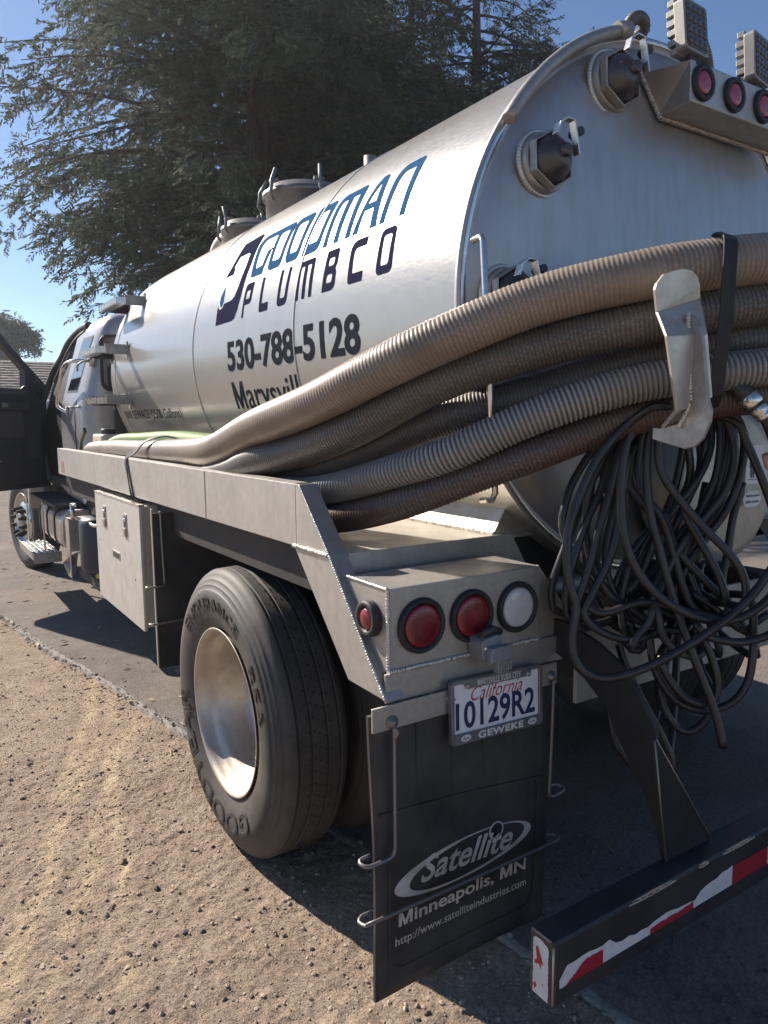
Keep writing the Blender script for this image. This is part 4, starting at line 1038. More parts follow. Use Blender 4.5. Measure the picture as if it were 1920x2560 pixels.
# conduit on the rim and its flexible tails
a_ = [radians(t) for t in np.linspace(146, 107.5, 24)]
MB().tube([(XC + (RC - 0.004) * cos(t) , TY0 - 0.046, ZC + (RC + 0.004) * sin(t)) for t in a_], 0.019, 12).build('conduit_pipe', M_CAST, TRUCK)
t0 = a_[-1]
cpl = Vector((XC + (RC + .003) * cos(t0), TY0 - 0.046, ZC + (RC + .006) * sin(t0)))
cp = MB().tube([cpl - Vector((0.02, 0, 0.006)), cpl + Vector((0.030, 0.0, 0.010))], 0.025, 14).build('conduit_coupling', M_CAST, TRUCK)
def corr(pts, r, pitch, amp, name, mat, parent, n=14):
    P, s = resample(spline(pts, 0.01), pitch / 4)
    MB().tube(P, [r + amp * cos(2 * pi * v / pitch) for v in s], n).build(name, mat, parent)
corr([tuple(cpl + Vector((0.02, 0, 0.006))), (1.940, 1.585, 2.735), (1.982, 1.590, 2.748), (2.010, 1.602, 2.732), (1.992, 1.63, 2.706), (1.945, 1.67, 2.694)], 0.018, 0.008, 0.0015, 'flexible_conduit', M_HOSE_C, TRUCK)

# marker lamp box on the head
LB = [(2.096, 1.40), (2.62, 1.40)]
zt, zb = 2.558, 2.445
bl_, br_ = 1.967, 2.76
m = MB()
vs_ = [(bl_, 1.40, zt), (br_, 1.40, zt), (br_, 1.40, zb), (bl_, 1.40, zb), (bl_ - 0.020, 1.565, 2.575), (br_ + 0.02, 1.565, 2.575), (br_ + .02, 1.535, 2.455), (bl_ + 0.045, 1.535, 2.455)]
m.add(vs_, [(0, 1, 2, 3), (4, 7, 6, 5), (0, 4, 5, 1), (3, 2, 6, 7), (0, 3, 7, 4), (1, 5, 6, 2)])
MBX = m.build('marker_lamp_box', M_BOXAL, TRUCK, 0.004)
MB().weld((bl_ - 0.022, 1.560, 2.575), (bl_ + 0.043, 1.532, 2.452), 0.008).build('weld_bead', M_WELD, MBX)
MB().weld((bl_ + 0.043, 1.530, 2.450), (br_ + 0.02, 1.530, 2.450), 0.008).build('weld_bead', M_WELD, MBX)
def round_lamp(x, yf, z, Ro, Rl, lens, name, parent, d=(0, -1, 0), proud=0.012):
    g = MB().lathe([(0.0, Ro), (proud * 0.6, Ro * 0.99), (proud, Ro * 0.94), (proud, Rl * 1.12), (proud * 0.55, Rl * 1.03), (proud * .3, Rl)], (x, yf, z), d, 48).build(name, M_GROM, parent)
    MB().lathe([(proud * 0.3, Rl * 1.02), (proud * 0.75, Rl * 0.98), (proud * 0.95, Rl * 0.85), (proud * 1.1, Rl * 0.5), (proud * 1.15, 0.001)], (x, yf, z), d, 40).build('lens', lens, g)
    return g
for x in (2.019, 2.173, 2.329, 2.485, 2.64):
    round_lamp(x, 1.3995, 2.503, 0.050, 0.032, M_RED2, 'marker_lamp', TRUCK)

# square work lamps
def work_lamp(c, yaw, pitch, name='work_lamp'):
    M = Matrix.Translation(c) @ Matrix.Rotation(yaw, 4, 'Z') @ Matrix.Rotation(pitch, 4, 'X')
    s = 0.062
    m = MB()
    m.prism(rc(-s, -s * 1.16, s, s * 1.16, (0.012, 0.012), 3), 'Y', -0.012, 0.020)
    for k in range(6):
        z = -s * 1.1 + k * s * 0.44
        m.box((-s * 0.94, 0.018, z - 0.006), (s * 0.94, 0.046 - 0.006 * (k in (0, 5)), z + 0.012))
    o = put(name, m.mesh(name, M_WORKL, 0.002, 2), TRUCK, M)
    l = MB().prism(rc(-s * 0.86, -s * 1.02, s * 0.86, s * 1.02, (0.01, 0.01), 3), 'Y', -0.0145, -0.010)
    put('lens_panel', l.mesh('lens_panel', M_LEDF), o, M)
    e = MB()
    for i in range(4):
        for j in range(4):
            e.lathe([(0, 0.0115), (0.003, 0.0105), (0.0045, 0.006), (0.005, 0.001)], ((i - 1.5) * 0.026, -0.0146, (j - 1.5) * 0.031), (0, -1, 0), 14)
    put('led_domes', e.mesh('led_domes', M_LEDF), o, M)
    b = MB().box((-0.02, 0.0, -0.105), (0.02, 0.012, -0.066)).box((-0.022, -0.02, -0.112), (0.022, 0.03, -0.104))
    put('bracket', b.mesh('bracket', M_BLACK, 0.002), o, M)
    return o
work_lamp((2.008, 1.43, 2.658), radians(4), radians(-6))
work_lamp((2.345, 1.43, 2.655), radians(10), radians(-4))
corr([(2.052, 1.49, 2.700), (2.11, 1.50, 2.72), (2.155, 1.49, 2.65), (2.165, 1.48, 2.55)], 0.020, 0.008, 0.002, 'lamp_cable_conduit', M_HOSE_C, TRUCK)

# manholes on the tank top
def manhole(yc, R, h, name='manhole'):
    zt = ZC + RC
    m = MB().lathe([(-0.08, R), (h - 0.03, R), (h - 0.03, R * 1.08), (h, R * 1.08), (h, R * 1.02), (h + 0.035, R * 0.92), (h + 0.055, R * 0.5), (h + 0.06, 0.001)], (XC - 0.02, yc, zt), (0, 0, 1), 40)
    o = m.build(name, M_HATCH, TRUCK)
    for a in range(0, 360, 60):
        c = Vector((XC - .02 + cos(radians(a + 20)) * R * 1.1, yc + sin(radians(a + 20)) * R * 1.1, zt + h))
        out = Vector((cos(radians(a + 20)), sin(radians(a + 20)), 0))
        k = MB().tube([c - Vector((0, 0, h * .55)) + out * .01, c - Vector((0, 0, h * .3)) + out * 0.03, c + out * 0.02, c + Vector((0, 0, 0.03)) + out * 0.02, c + Vector((0, 0, 0.10)) + out * random.uniform(-.03, .04)], 0.010, 8)
        k.tube([c + Vector((0, 0, .03)) - Vector((-out.y, out.x, 0)) * .03, c + Vector((0, 0, .03)) + Vector((-out.y, out.x, 0)) * .03], 0.010, 8)
        k.build('wing_clamp', M_HATCH, o)
    return o
manhole(4.09, 0.235, 0.145)
manhole(4.86, 0.205, 0.115)
MB().lathe([(-0.05, 0.03), (0.115, 0.03), (0.115, 0.02), (0.10, 0.001)], (XC - 0.05, 3.32, ZC + RC + .03), (0, 0, 1), 16).build('vent_stub', M_CAST, TRUCK)
MB().tube(spline([(XC - .06, 5.50, ZC + RC - 0.06), (XC - .06, 5.48, ZC + RC + 0.06), (XC - .05, 5.38, ZC + RC + 0.135), (XC - .04, 5.22, ZC + RC + 0.15), (XC - .03, 5.05, ZC + RC + .13)], .02), 0.05, 16).build('vent_elbow', M_CAST, TRUCK)

# ladder steps on the tank flank
for z, xo in ((2.350, 1.294), (2.028, 1.150), (1.700, 1.142)):
    a = (z - ZC) / RC; xs = XC - RC * sqrt(max(0, 1 - a * a))
    st = empty('ladder_step', (xs, 5.33, z)); st.parent = TRUCK; st.matrix_parent_inverse = W[TRUCK].inverted()
    for yy in (5.12, 5.55):
        m = MB().box((xo + 0.01, yy - 0.006, z - 0.034), (xs + 0.004, yy + 0.006, z + 0.030))
        m.box((xs - 0.012, yy - 0.020, z - 0.065), (xs + 0.0, yy + 0.020, z + 0.050))
        m.build('step_arm', M_DARKFR if yy > 5.3 else M_CAST, st, 0.002)
    m = MB().box((xo - 0.045, 5.10, z - 0.030), (xo + 0.012, 5.57, z + 0.004))
    for k in range(22):
        y0 = 5.105 + k * 0.0212
        m.box((xo - 0.048, y0, z + 0.004), (xo + 0.013, y0 + 0.010, z + 0.012)); m.box((xo - 0.052, y0, z - 0.026), (xo - 0.045, y0 + 0.010, z + 0.012))
    m.build('step_tread', M_BRIGHT, st)

# bed: side rail, slanted corner beam, tail plate, deck
XR = 0.92
RAIL = MB().prism([(5.655, 1.190), (5.640, 1.371), (1.852, 1.368), (1.852, 1.352), (1.893, 1.193)], 'X', XR, XR + 0.005)
RAIL = MB()
RAIL.box((XR, 1.876, 1.191), (XR + 0.006, 5.648, 1.3695))
RAIL.box((XR + 0.0005, 1.86, 1.3625), (XR + 0.055, 5.648, 1.3695))
RAIL.box((XR + 0.006, 1.90, 1.191), (XR + 0.055, 5.648, 1.198))
rail = RAIL.build('side_rail', M_RAIL, TRUCK, 0.0015)
CB = MB().prism([(1.852, 1.3695), (1.685, 1.193), (1.419, 0.879), (1.595, 0.881), (1.8955, 1.1925), (1.90, 1.3695)], 'X', XR + 0.001, XR + 0.056)
cb = CB.build('corner_beam', M_RAIL, TRUCK, 0.002)
MB().weld((XR - 0.001, 1.893, 1.192), (XR - 0.001, 1.688, 1.192), 0.0065).build('weld_bead', M_WELD, cb)
MB().weld((XR + .001, 1.85, 1.365), (XR + .001, 1.687, 1.195), 0.0035).build('weld_bead', M_WELD, cb)
MB().weld((XR + .001, 1.683, 1.190), (XR + .001, 1.421, 0.882), 0.0050).build('weld_bead', M_WELD, cb)
MB().weld((XR - 0.0005, 2.62, 1.195), (XR - 0.0005, 2.62, 1.366), 0.0022).build('weld_bead', M_RAIL, rail)
deck = MB().box((XR + 0.057, 1.69, 1.178), (3.36, 5.648, 1.190)).build('deck', M_DECK, TRUCK)
MB().box((3.355, 1.86, 1.191), (3.36, 5.648, 1.3695)).build('side_rail', M_RAIL, TRUCK)
tp_ = MB().prism([(0.977, 1.194), (1.56, 1.194), (1.66, 1.03), (2.62, 1.03), (2.72, 1.194), (3.30, 1.194), (3.30, 1.132), (2.80, 1.132), (2.70, 0.93), (1.58, 0.93), (1.475, 1.132), (0.977, 1.132)], 'Y', 1.680, 1.689).build('tail_plate', M_BOXAL, TRUCK, 0.001)
# saddle plates between tank and deck
sd = MB().prism([(1.50, 1.190), (1.60, 1.190), (1.72, 1.16), (1.655, 1.200), (1.585, 1.285), (1.560, 1.285)], 'Y', 1.70, 5.5).build('tank_saddle', M_DECK, TRUCK, 0.001)
MB().weld((1.572, 1.70, 1.289), (1.572, 3.4, 1.289), 0.009).build('weld_bead', M_WELD, sd)
MB().weld((1.505, 1.70, 1.196), (1.505, 3.4, 1.196), 0.007).build('weld_bead', M_WELD, sd)

# lamp box at the tail
LX0, LX1, LY, LZ0, LZ1 = 0.940, 1.441, 1.436, 0.946, 1.146
m = MB().prism([(LY, LZ0), (LY, LZ1), (1.632, LZ1), (1.632, 1.11), (1.475, 0.925)], 'X', LX0, LX1)
lamp_box = m.build('tail_lamp_box', M_BOXAL, TRUCK, 0.003)
MB().weld((LX0 + 0.002, LY + 0.002, LZ0 + .004), (LX0 + 0.002, LY + 0.002, LZ1 - .002), 0.0055).build('weld_bead', M_WELD, lamp_box)
MB().weld((LX0, LY, LZ0 - 0.004), (LX1, LY, LZ0 - 0.004), 0.007).build('weld_bead', M_WELD, lamp_box)
MB().weld((LX0 + 0.001, LY + .003, LZ1 - .001), (LX0 + 0.001, 1.625, LZ1 - .001), 0.005).build('weld_bead', M_WELD, lamp_box)
for x, ln in ((1.037, M_RED), (1.196, M_RED), (1.354, M_CLEAR)):
    g = round_lamp(x, LY - 0.0005, 1.044, 0.0700, 0.0535, ln, 'tail_lamp', TRUCK, proud=0.014)
    if ln is M_CLEAR: g['label'] = 'clear reversing lamp at the right end of the lamp box'
round_lamp(LX0 - 0.0005, 1.506, 1.062, 0.046, 0.028, M_RED, 'side_marker_lamp', TRUCK, (-1, 0, 0), 0.022)
# cross plate under the box, carrying plug, plate and flap
MB().box((0.931, 1.4335, 0.866), (1.62, 1.442, 0.938)).build('rear_cross_plate', M_BOXAL, TRUCK, 0.0015)
MB().prism([(1.442, 1.146), (1.56, 1.00), (1.62, 0.93), (1.62, 0.87), (1.442, 0.87)], 'Y', 1.4435, 1.455).build('corner_gusset', M_BOXAL, TRUCK, 0.001)
# trailer plug
pl = MB().prism(rc(-0.034, -0.030, 0.034, 0.030, (0.012, 0.012), 3), 'Y', 1.375, 1.433)
Mp = Matrix.Translation((1.218, 0, 0.968)) @ Matrix.Rotation(radians(-6), 4, 'Y')
plug = put('trailer_plug', MB().mesh('x', M_PLUG), TRUCK) if False else put('trailer_plug', pl.mesh('trailer_plug', M_PLUG, 0.006, 3), TRUCK, Mp)
m = MB().prism([(-0.020, 0.010), (0.042, 0.004), (0.050, -0.022), (0.040, -0.062), (-0.004, -0.064), (-0.008, -0.030), (-0.028, -0.028)], 'Y', 1.352, 1.376)
put('plug_cap', m.mesh('plug_cap', M_PLUG, 0.004, 2), plug, Mp)
m = MB()
for k in range(5): m.box((0.000 + k * 0.008, 1.3485, -0.058), (0.0045 + k * 0.008, 1.353, -0.030))
put('grip_ribs', m.mesh('grip_ribs', M_PLUG, 0.001, 1), plug, Mp)
put('plug_screw', MB().lathe([(0, 0.006), (0.003, 0.005), (0.003, 0.001)], (-0.022, 1.375, 0.006), (0, -1, 0), 12).mesh('plug_screw', M_BRIGHT), plug, Mp)
MB().tube([(1.195, 1.40, 0.985), (1.205, 1.395, 1.005), (1.235, 1.395, 1.012), (1.262, 1.398, 1.000)], 0.010, 8).build('plug_spring', M_BLACK, plug)

# licence plate in its dealer frame
PM = Matrix.Translation((1.258, 1.402, 0.806)) @ Matrix.Rotation(radians(2.2), 4, 'Y') @ Matrix.Rotation(radians(-4), 4, 'X')
PW, PH_ = 0.1575, 0.0815
plate = put('licence_plate', MB().prism(rc(-PW + 0.004, -PH_ + .004, PW - 0.004, PH_ - .004, (0.008, 0.008), 3), 'Y', -0.002, 0.003).mesh('licence_plate', M_PLATE, 0), TRUCK, PM)
fr = MB()
of = rc(-PW, -PH_, PW, PH_, (0.010, 0.010), 4); inf = [(-PW + .010, -0.055), (PW - .012, -0.055), (PW - .012, 0.072), (0.118, 0.072), (0.100, 0.057), (-0.100, 0.057), (-0.118, 0.072), (-PW + .010, 0.072)]
V2, F2 = polymesh([[of, inf]])
n2 = len(V2); no, ni = len(of), len(inf)
fr.add([(a, -0.0085, b) for a, b in V2] + [(a, 0.004, b) for a, b in V2], F2 + [(i, (i + 1) % no, (i + 1) % no + n2, i + n2) for i in range(no)] + [(no + i, no + (i + 1) % ni, no + (i + 1) % ni + n2, no + i + n2) for i in range(ni)])
frame_o = put('plate_frame', fr.mesh('plate_frame', M_PLFRAME, 0.0008, 1), plate, PM)
def plate_text(name, s, x0, x1, z0, z1, mat, bold=0.0, shear=0.0, yy=-0.0030, par=None, sp_=1.0, rise=0.0):
    m = MB(); flat_text(m, s, lambda a, b: (x0 + (x1 - x0) * a, yy, z0 + (z1 - z0) * b + rise * a), 0, bold, shear, sp_)
    if par is None and z1 - z0 > 0.03: return islands(m, name, mat, plate, PM)
    return put(name, m.mesh(name, mat), par or plate, PM, kind='stuff' if len(s) > 3 else None)
plate_text('plate_character', '10129R2', -0.140, 0.133, -0.047, 0.024, M_PLNAVY, 0.020)
plate_text('state_letter', 'California', -0.090, 0.088, 0.022, 0.058, M_PLRED, -0.006, 0.45)
plate_text('frame_lettering', 'MARYSVILLE YUBA CITY', -0.073, 0.077, 0.0605, 0.0765, M_PLTXT, 0.012, 0, -0.0092)
plate_text('frame_lettering', 'GEWEKE', -0.072, 0.085, -0.0765, -0.058, M_PLTXT, 0.035, 0, -0.0092, None, 1.1)
for cx, s in ((-0.112, 'Ford'), (0.118, 'KIA')):
    m = MB(); V2, F2 = polymesh([[ellipse(cx, -0.0672, 0.0165, 0.0085, 24)]]); m.add([(a, -0.0090, b) for a, b in V2], F2)
    bdg = put('maker_oval', m.mesh('maker_oval', M_PLTXT), plate, PM)
    plate_text('oval_lettering', s, cx - 0.010, cx + 0.010, -0.0712, -0.0632, M_INK, 0.01, 0.3 if s == 'Ford' else 0, -0.0094)
m = MB(); m.box((0.108, -0.0032, 0.0620), (0.118, -0.0028, 0.0635)); put('year_sticker_mark', m.mesh('year_sticker_mark', M_PLRED), plate, PM)
for x, z in ((-0.104, 0.064), (0.104, 0.064)):
    put('plate_bolt', MB().lathe([(0, 0.0075), (0.004, 0.007), (0.005, 0.001)], (x, -0.0085, z), (0, -1, 0), 10).mesh('plate_bolt', M_CAST), plate, PM)

# mud flap with print and holding rods
FY = 1.43
fl = MB()
nx_, nz_ = 14, 26
vs_ = []
for i in range(nx_ + 1):
    for j in range(nz_ + 1):
        x = 0.886 + (1.474 - 0.886) * i / nx_; z = 0.098 + (0.845 - 0.098) * j / nz_
        yy = FY + 0.006 * sin(6 * x + 2 * z) * (1 - j / nz_) + 0.004 * sin(9 * z)
        vs_.append((x + (0.006 * sin(5 * z) if i == 0 else 0), yy, z))
fs = [(i * (nz_ + 1) + j, (i + 1) * (nz_ + 1) + j, (i + 1) * (nz_ + 1) + j + 1, i * (nz_ + 1) + j + 1) for i in range(nx_) for j in range(nz_)]
me = MB().add(vs_, fs, 0, True)
n0 = len(me.v); me.add([(a, b + 0.010, c) for a, b, c in vs_], fs, 0, True)
bd = [(i, 0) for i in range(nx_ + 1)] + [(nx_, j) for j in range(1, nz_ + 1)] + [(i, nz_) for i in range(nx_ - 1, -1, -1)] + [(0, j) for j in range(nz_ - 1, 0, -1)]
id_ = [i * (nz_ + 1) + j for i, j in bd]
for a, b in zip(id_, id_[1:] + id_[:1]): me.f.append((a, b, b + n0, a + n0)); me.m.append(0); me.s.append(False)
flap = me.build('mud_flap', M_FLAP, TRUCK)
def fy(x, z):
    j = (z - 0.098) / 0.747
    return FY + 0.006 * sin(6 * x + 2 * z) * (1 - j) + 0.004 * sin(9 * z) - 0.0012
rb = MB()
for x in (1.02, 1.13, 1.235, 1.345): rb.box((x - 0.003, fy(x, .7) - 0.0015, 0.585 - (x - .9) * 0.06), (x + 0.003, fy(x, .7) + 0.003, 0.82))
rb.bar([(0.90, fy(.9, .59) - .0008, 0.592), (1.16, fy(1.16, .57) - .0008, 0.572), (1.44, fy(1.44, .54) - .0008, 0.542)], 0.008, 0.003, (0, -1, 0))
o_, i_ = rc(0.932, 0.155, 1.432, 0.56, (0.05, 0.05), 5), rc(0.935, 0.158, 1.429, 0.557, (0.048, 0.048), 5)
for a, b, c, d in zip(o_, o_[1:] + o_[:1], i_, i_[1:] + i_[:1]):
    if max(a[1], b[1]) < 0.54: rb.add([(a[0], fy(*a) - .0004, a[1]), (b[0], fy(*b) - .0004, b[1]), (d[0], fy(*d) - .0018, d[1]), (c[0], fy(*c) - .0018, c[1])], [(0, 1, 2, 3)])
rb.build('moulded_ribs', M_FLAP, flap)
# the oval swoosh: crescent between two ellipses
def flap_poly(name, polys, step=0.03):
    V2, F2 = polymesh(polys); V2, F2 = slice_flat(V2, F2, step)
    MB().add([(a, fy(a, b), b) for a, b in V2], F2).build(name, M_FLAPPRT, flap)
e1 = ellipse(1.180, 0.3885, 0.232, 0.058, 60, radians(3)); e2 = ellipse(1.187, 0.3895, 0.205, 0.0525, 60, radians(4.5))
e2 = [(a + (0.012 if a < 1.15 else -0.004), b) for a, b in e2]
flap_poly('oval_emblem', [[e1, list(reversed(e2))]])
flap_poly('ball_emblem', [[ellipse(1.284, 0.430, 0.0255, 0.0265, 30), list(reversed(ellipse(1.284, 0.430, 0.0205, 0.0215, 30)))]])
m = MB(); V2, F2 = polymesh([[ellipse(1.284, 0.430, 0.0205, 0.0215, 30)]]); m.add([(a, fy(a, b) - .0004, b) for a, b in V2], F2); m.build('ball_disc', M_INK, flap)
def flap_text(name, s, x0, x1, z0, z1, bold, shear=0.0, rise=0.0):
    m = MB(); flat_text(m, s, lambda a, b: (x0 + (x1 - x0) * a, fy(x0 + (x1 - x0) * a, z0 + (z1 - z0) * b) - .0004, z0 + (z1 - z0) * b + rise * a), 0, bold, shear, step=0.2)
    islands(m, name, M_FLAPPRT, flap) if z1 - z0 > 0.035 else m.build(name, M_FLAPPRT, flap, kind='stuff')
flap_text('flap_letter', 'Satellite', 1.030, 1.345, 0.366, 0.438, 0.018, 0.35, -0.006)
flap_text('flap_letter', 'Minneapolis, MN', 0.962, 1.400, 0.261, 0.3085, 0.020)
flap_text('flap_lettering', 'http://www.satelliteindustries.com', 0.952, 1.404, 0.215, 0.246, 0.006)
MB().box((0.882, FY - 0.014, 0.808), (1.492, FY - 0.007, 0.8685)).build('flap_clamp_plate', M_BOXAL, TRUCK, 0.0015)
for x, z in ((0.936, 0.826), (1.118, 0.846), (1.468, 0.832)):
    b = MB().lathe([(0, 0.017), (0.004, 0.017), (0.004, 0.011), (0.012, 0.010), (0.014, 0.001)], (x, FY - 0.014, z), (0, -1, 0), 12).build('flap_bolt', M_ROD, TRUCK)
RY = FY - 0.022
MB().tube([(0.936, RY, 0.820), (0.945, RY - .004, 0.800), (0.937, RY, 0.785)], 0.0055, 8).build('rod_hook', M_ROD, TRUCK)
MB().tube(spline([(0.938, RY, 0.830), (0.938, RY, 0.70), (0.938, RY, 0.530), (0.936, RY, 0.500), (0.925, RY, 0.487), (0.89, RY, 0.484), (0.862, RY + .001, 0.484), (0.850, RY + .014, 0.486), (0.855, RY + .030, 0.488), (0.885, RY + .032, 0.490)], 0.008), 0.0050, 10).build('flap_rod', M_ROD, TRUCK)
MB().tube(spline([(0.885, RY + .034, 0.338), (0.860, RY + .034, 0.337), (0.844, RY + .020, 0.337), (0.850, RY, 0.338), (0.88, RY - .002, 0.338), (1.18, RY - .003, 0.339), (1.47, RY - .002, 0.340), (1.500, RY + .001, 0.340), (1.512, RY + .014, 0.341), (1.505, RY + .030, 0.342), (1.470, RY + .032, 0.343)], 0.008), 0.0050, 10).build('flap_rod', M_ROD, TRUCK)
MB().tube(spline([(1.470, RY, 0.836), (1.469, RY, 0.70), (1.464, RY, 0.53), (1.463, RY, 0.495), (1.472, RY, 0.480), (1.500, RY, 0.481), (1.524, RY + .004, 0.485), (1.530, RY + .016, 0.488), (1.518, RY + .028, 0.492), (1.485, RY + .030, 0.494)], 0.008), 0.0050, 10).build('flap_rod', M_ROD, TRUCK)

# under-ride bumper with torn reflective tape
BX0, BX1, BZ0, BZ1, BY0, BY1 = 1.061, 3.22, 0.3065, 0.4580, 1.0, 1.072
bumper = MB().box((BX0, BY0, BZ0), (BX1, BY1, BZ1)).build('rear_bumper', M_BUMP, TRUCK, 0.009, 3)
def front_poly(name, poly, mat, yy):
    V2, F2 = polymesh([[poly]]); MB().add([(a, yy, b) for a, b in V2], F2).build(name, mat, bumper)
def torn(x0, x1, ztop, seed, jag=0.004, n=28):
    r = random.Random(seed)
    xs = [x0 + (x1 - x0) * k / n for k in range(n + 1)]
    return [(x, ztop(x) + r.uniform(-jag, jag)) for x in xs]
def interp(tb):
    return lambda x: float(np.interp(x, [a for a, b in tb], [b for a, b in tb]))
zt_w = interp([(1.078, .362), (1.082, .393), (1.20, .3965), (1.235, .394), (1.26, .380), (1.32, .372), (1.375, .372), (1.42, .384), (1.45, .378), (1.51, .372), (1.54, .371), (1.58, .389), (1.62, .398), (1.703, .405), (3.2, .405)])
zt_r = interp([(1.095, .3475), (1.12, .362), (1.16, .383), (1.215, .3845)])
tape = torn(1.079, 1.703, zt_w, 3) + [(1.703, .3525), (1.08, .3475)]
front_poly('reflective_tape_white', tape, M_TAPEW, BY0 - 0.0010)
front_poly('reflective_tape_red', torn(1.092, 1.214, zt_r, 4, .002, 14) + [(1.214, .3490), (1.090, .3478)], M_TAPER, BY0 - 0.0018)
front_poly('reflective_tape_red', torn(1.377, 1.54, interp([(1.377, .363), (1.43, .3665), (1.47, .3655), (1.52, .3685), (1.54, .3715)]), 5, .0022, 18) + [(1.54, .3512), (1.377, .3502)], M_TAPER, BY0 - 0.0018)
x = 1.7035; k = 0
while x < 3.2:
    front_poly('reflective_tape_red' if k % 2 == 0 else 'reflective_tape_white', [(x, .3527), (x + 0.16, .3529), (x + 0.16, .4035), (x, .404)], M_TAPER if k % 2 == 0 else M_TAPEW, BY0 - 0.0012); x += 0.1605; k += 1
# tape on the bumper end
def end_poly(name, poly, mat, xx):
    V2, F2 = polymesh([[poly]]); MB().add([(xx, a, b) for a, b in V2], F2).build(name, mat, bumper)
r = random.Random(9)
L_ = [(1.058 + r.uniform(-.0012, .0012), 0.4395 - k * 0.0045) for k in range(29)]; R_ = [(1.0135 + r.uniform(-.0012, .0012), 0.4335 - k * 0.0043) for k in range(29)]
end_poly('reflective_tape_white', [(1.050, .446), (1.034, .447), (1.016, .440)] + R_ + list(reversed(L_)), M_TAPEW, BX0 - 0.001)
end_poly('reflective_tape_red', [(1.0475, .4265), (1.0435, .428), (1.0265, .392), (1.0335, .3925), (1.0335, .378), (1.040, .388), (1.0525, .383), (1.0525, .391), (1.046, .397), (1.0485, .412), (1.0495, .420)], M_TAPER, BX0 - 0.0018)
end_poly('reflective_tape_red', [(1.052, .322), (1.046, .334), (1.050, .341), (1.0555, .334)], M_TAPER, BX0 - 0.0018)
end_poly('reflective_tape_red', [(1.030, .346), (1.026, .343), (1.028, .351)], M_TAPER, BX0 - 0.0018)
# scraped front top edge
for xa, xb in ((1.30, 1.47), (1.66, 1.80), (1.56, 1.60)):
    mb = MB(); n = 24; t1 = []; t2 = []
    for k in range(n + 1):
        x = xa + (xb - xa) * k / n; wd = 0.004 * sin(pi * k / n) + 0.0012 * r.random()
        t1.append((x, BY0 - 0.0004 + 0.0025, 0.4530 + wd)); t2.append((x, BY0 - 0.0006, 0.4500 - wd * 0.8))
    o = len(mb.v); mb.add(t1 + t2, [(k, k + 1, n + 2 + k, n + 1 + k) for k in range(n)])
    mb.build('scraped_edge', M_BARE, bumper)
ew = MB()
ew.tube([(BX0 + .001, BY1 - .008, BZ1 - .001), (BX0 + .0005, BY0 + .008, BZ1 - .001)], 0.0022, 6).tube([(BX0 + .0015, BY0 + .0015, BZ1 - .010), (BX0 + .0015, BY0 + .0015, BZ0 + .010)], 0.0024, 6)
ew.build('worn_edge', M_BARE, bumper, kind='stuff')
# bumper struts: curved plate from the frame and a triangular gusset
st = MB().prism([(1.058, 0.458), (1.072, 0.60), (1.098, 0.777), (1.15, 0.855), (1.21, 0.918), (1.285, 0.955), (1.40, 0.985), (1.46, 0.985), (1.46, 0.90), (1.33, 0.845), (1.25, 0.785), (1.215, 0.72), (1.17, 0.665), (1.12, 0.595), (1.088, 0.53), (1.072, 0.458)], 'X', 1.505, 1.517).build('bumper_strut', M_STRUT, TRUCK, 0.002)
gu = MB().prism([(1.4980, 0.459), (1.676, 0.459), (1.676, 0.470), (1.442, 0.792), (1.436, 0.792)], 'Y', 1.050, 1.060).build('bumper_gusset', M_STRUT, TRUCK, 0.0015)
MB().tube([(1.676, 1.0495, 0.470), (1.560, 1.0492, 0.630), (1.442, 1.0495, 0.792)], 0.0022, 6).tube([(1.498, 1.0495, 0.462), (1.437, 1.0495, 0.788)], 0.0022, 6).build('worn_edge', M_ROD, gu, kind='stuff')
MB().prism([(1.058, 0.458), (1.072, 0.60), (1.098, 0.777), (1.15, 0.855), (1.21, 0.918), (1.285, 0.955), (1.40, 0.985), (1.46, 0.985), (1.46, 0.90), (1.33, 0.845), (1.25, 0.785), (1.215, 0.72), (1.17, 0.665), (1.12, 0.595), (1.088, 0.53), (1.072, 0.458)], 'X', 2.76, 2.772).build('bumper_strut', M_BLACK, TRUCK, 0.002)
# chassis behind
MB().box((1.70, 1.42, 0.74), (1.78, 9.6, 1.00)).build('frame_rail', M_DARKFR, TRUCK, 0.006)
MB().box((2.50, 1.42, 0.74), (2.58, 9.6, 1.00)).build('frame_rail', M_DARKFR, TRUCK, 0.006)
MB().box((1.56, 1.405, 0.735), (2.72, 1.418, 0.985)).build('end_cross_member', M_CAST, TRUCK, 0.002)
MB().box((1.50, 1.60, 0.86), (2.80, 1.676, 0.928)).build('rear_cross_tube', M_BOXAL, TRUCK, 0.01)
MB().tube([(1.40, 1.62, 1.02), (1.80, 1.62, 1.02)], 0.030, 14).build('drain_pipe', M_BOXAL, TRUCK)
MB().box((0.98, 1.72, 1.05), (3.3, 5.60, 1.175)).build('bed_underframe', M_DARKFR, TRUCK)
MB().tube([(1.2, 2.45, 0.512), (1.9, 2.45, 0.53), (2.14, 2.45, 0.55), (2.4, 2.45, 0.53), (3.1, 2.45, 0.512)], [0.09, 0.10, 0.20, 0.10, 0.09], 18).build('rear_axle', M_DARKFR, TRUCK)
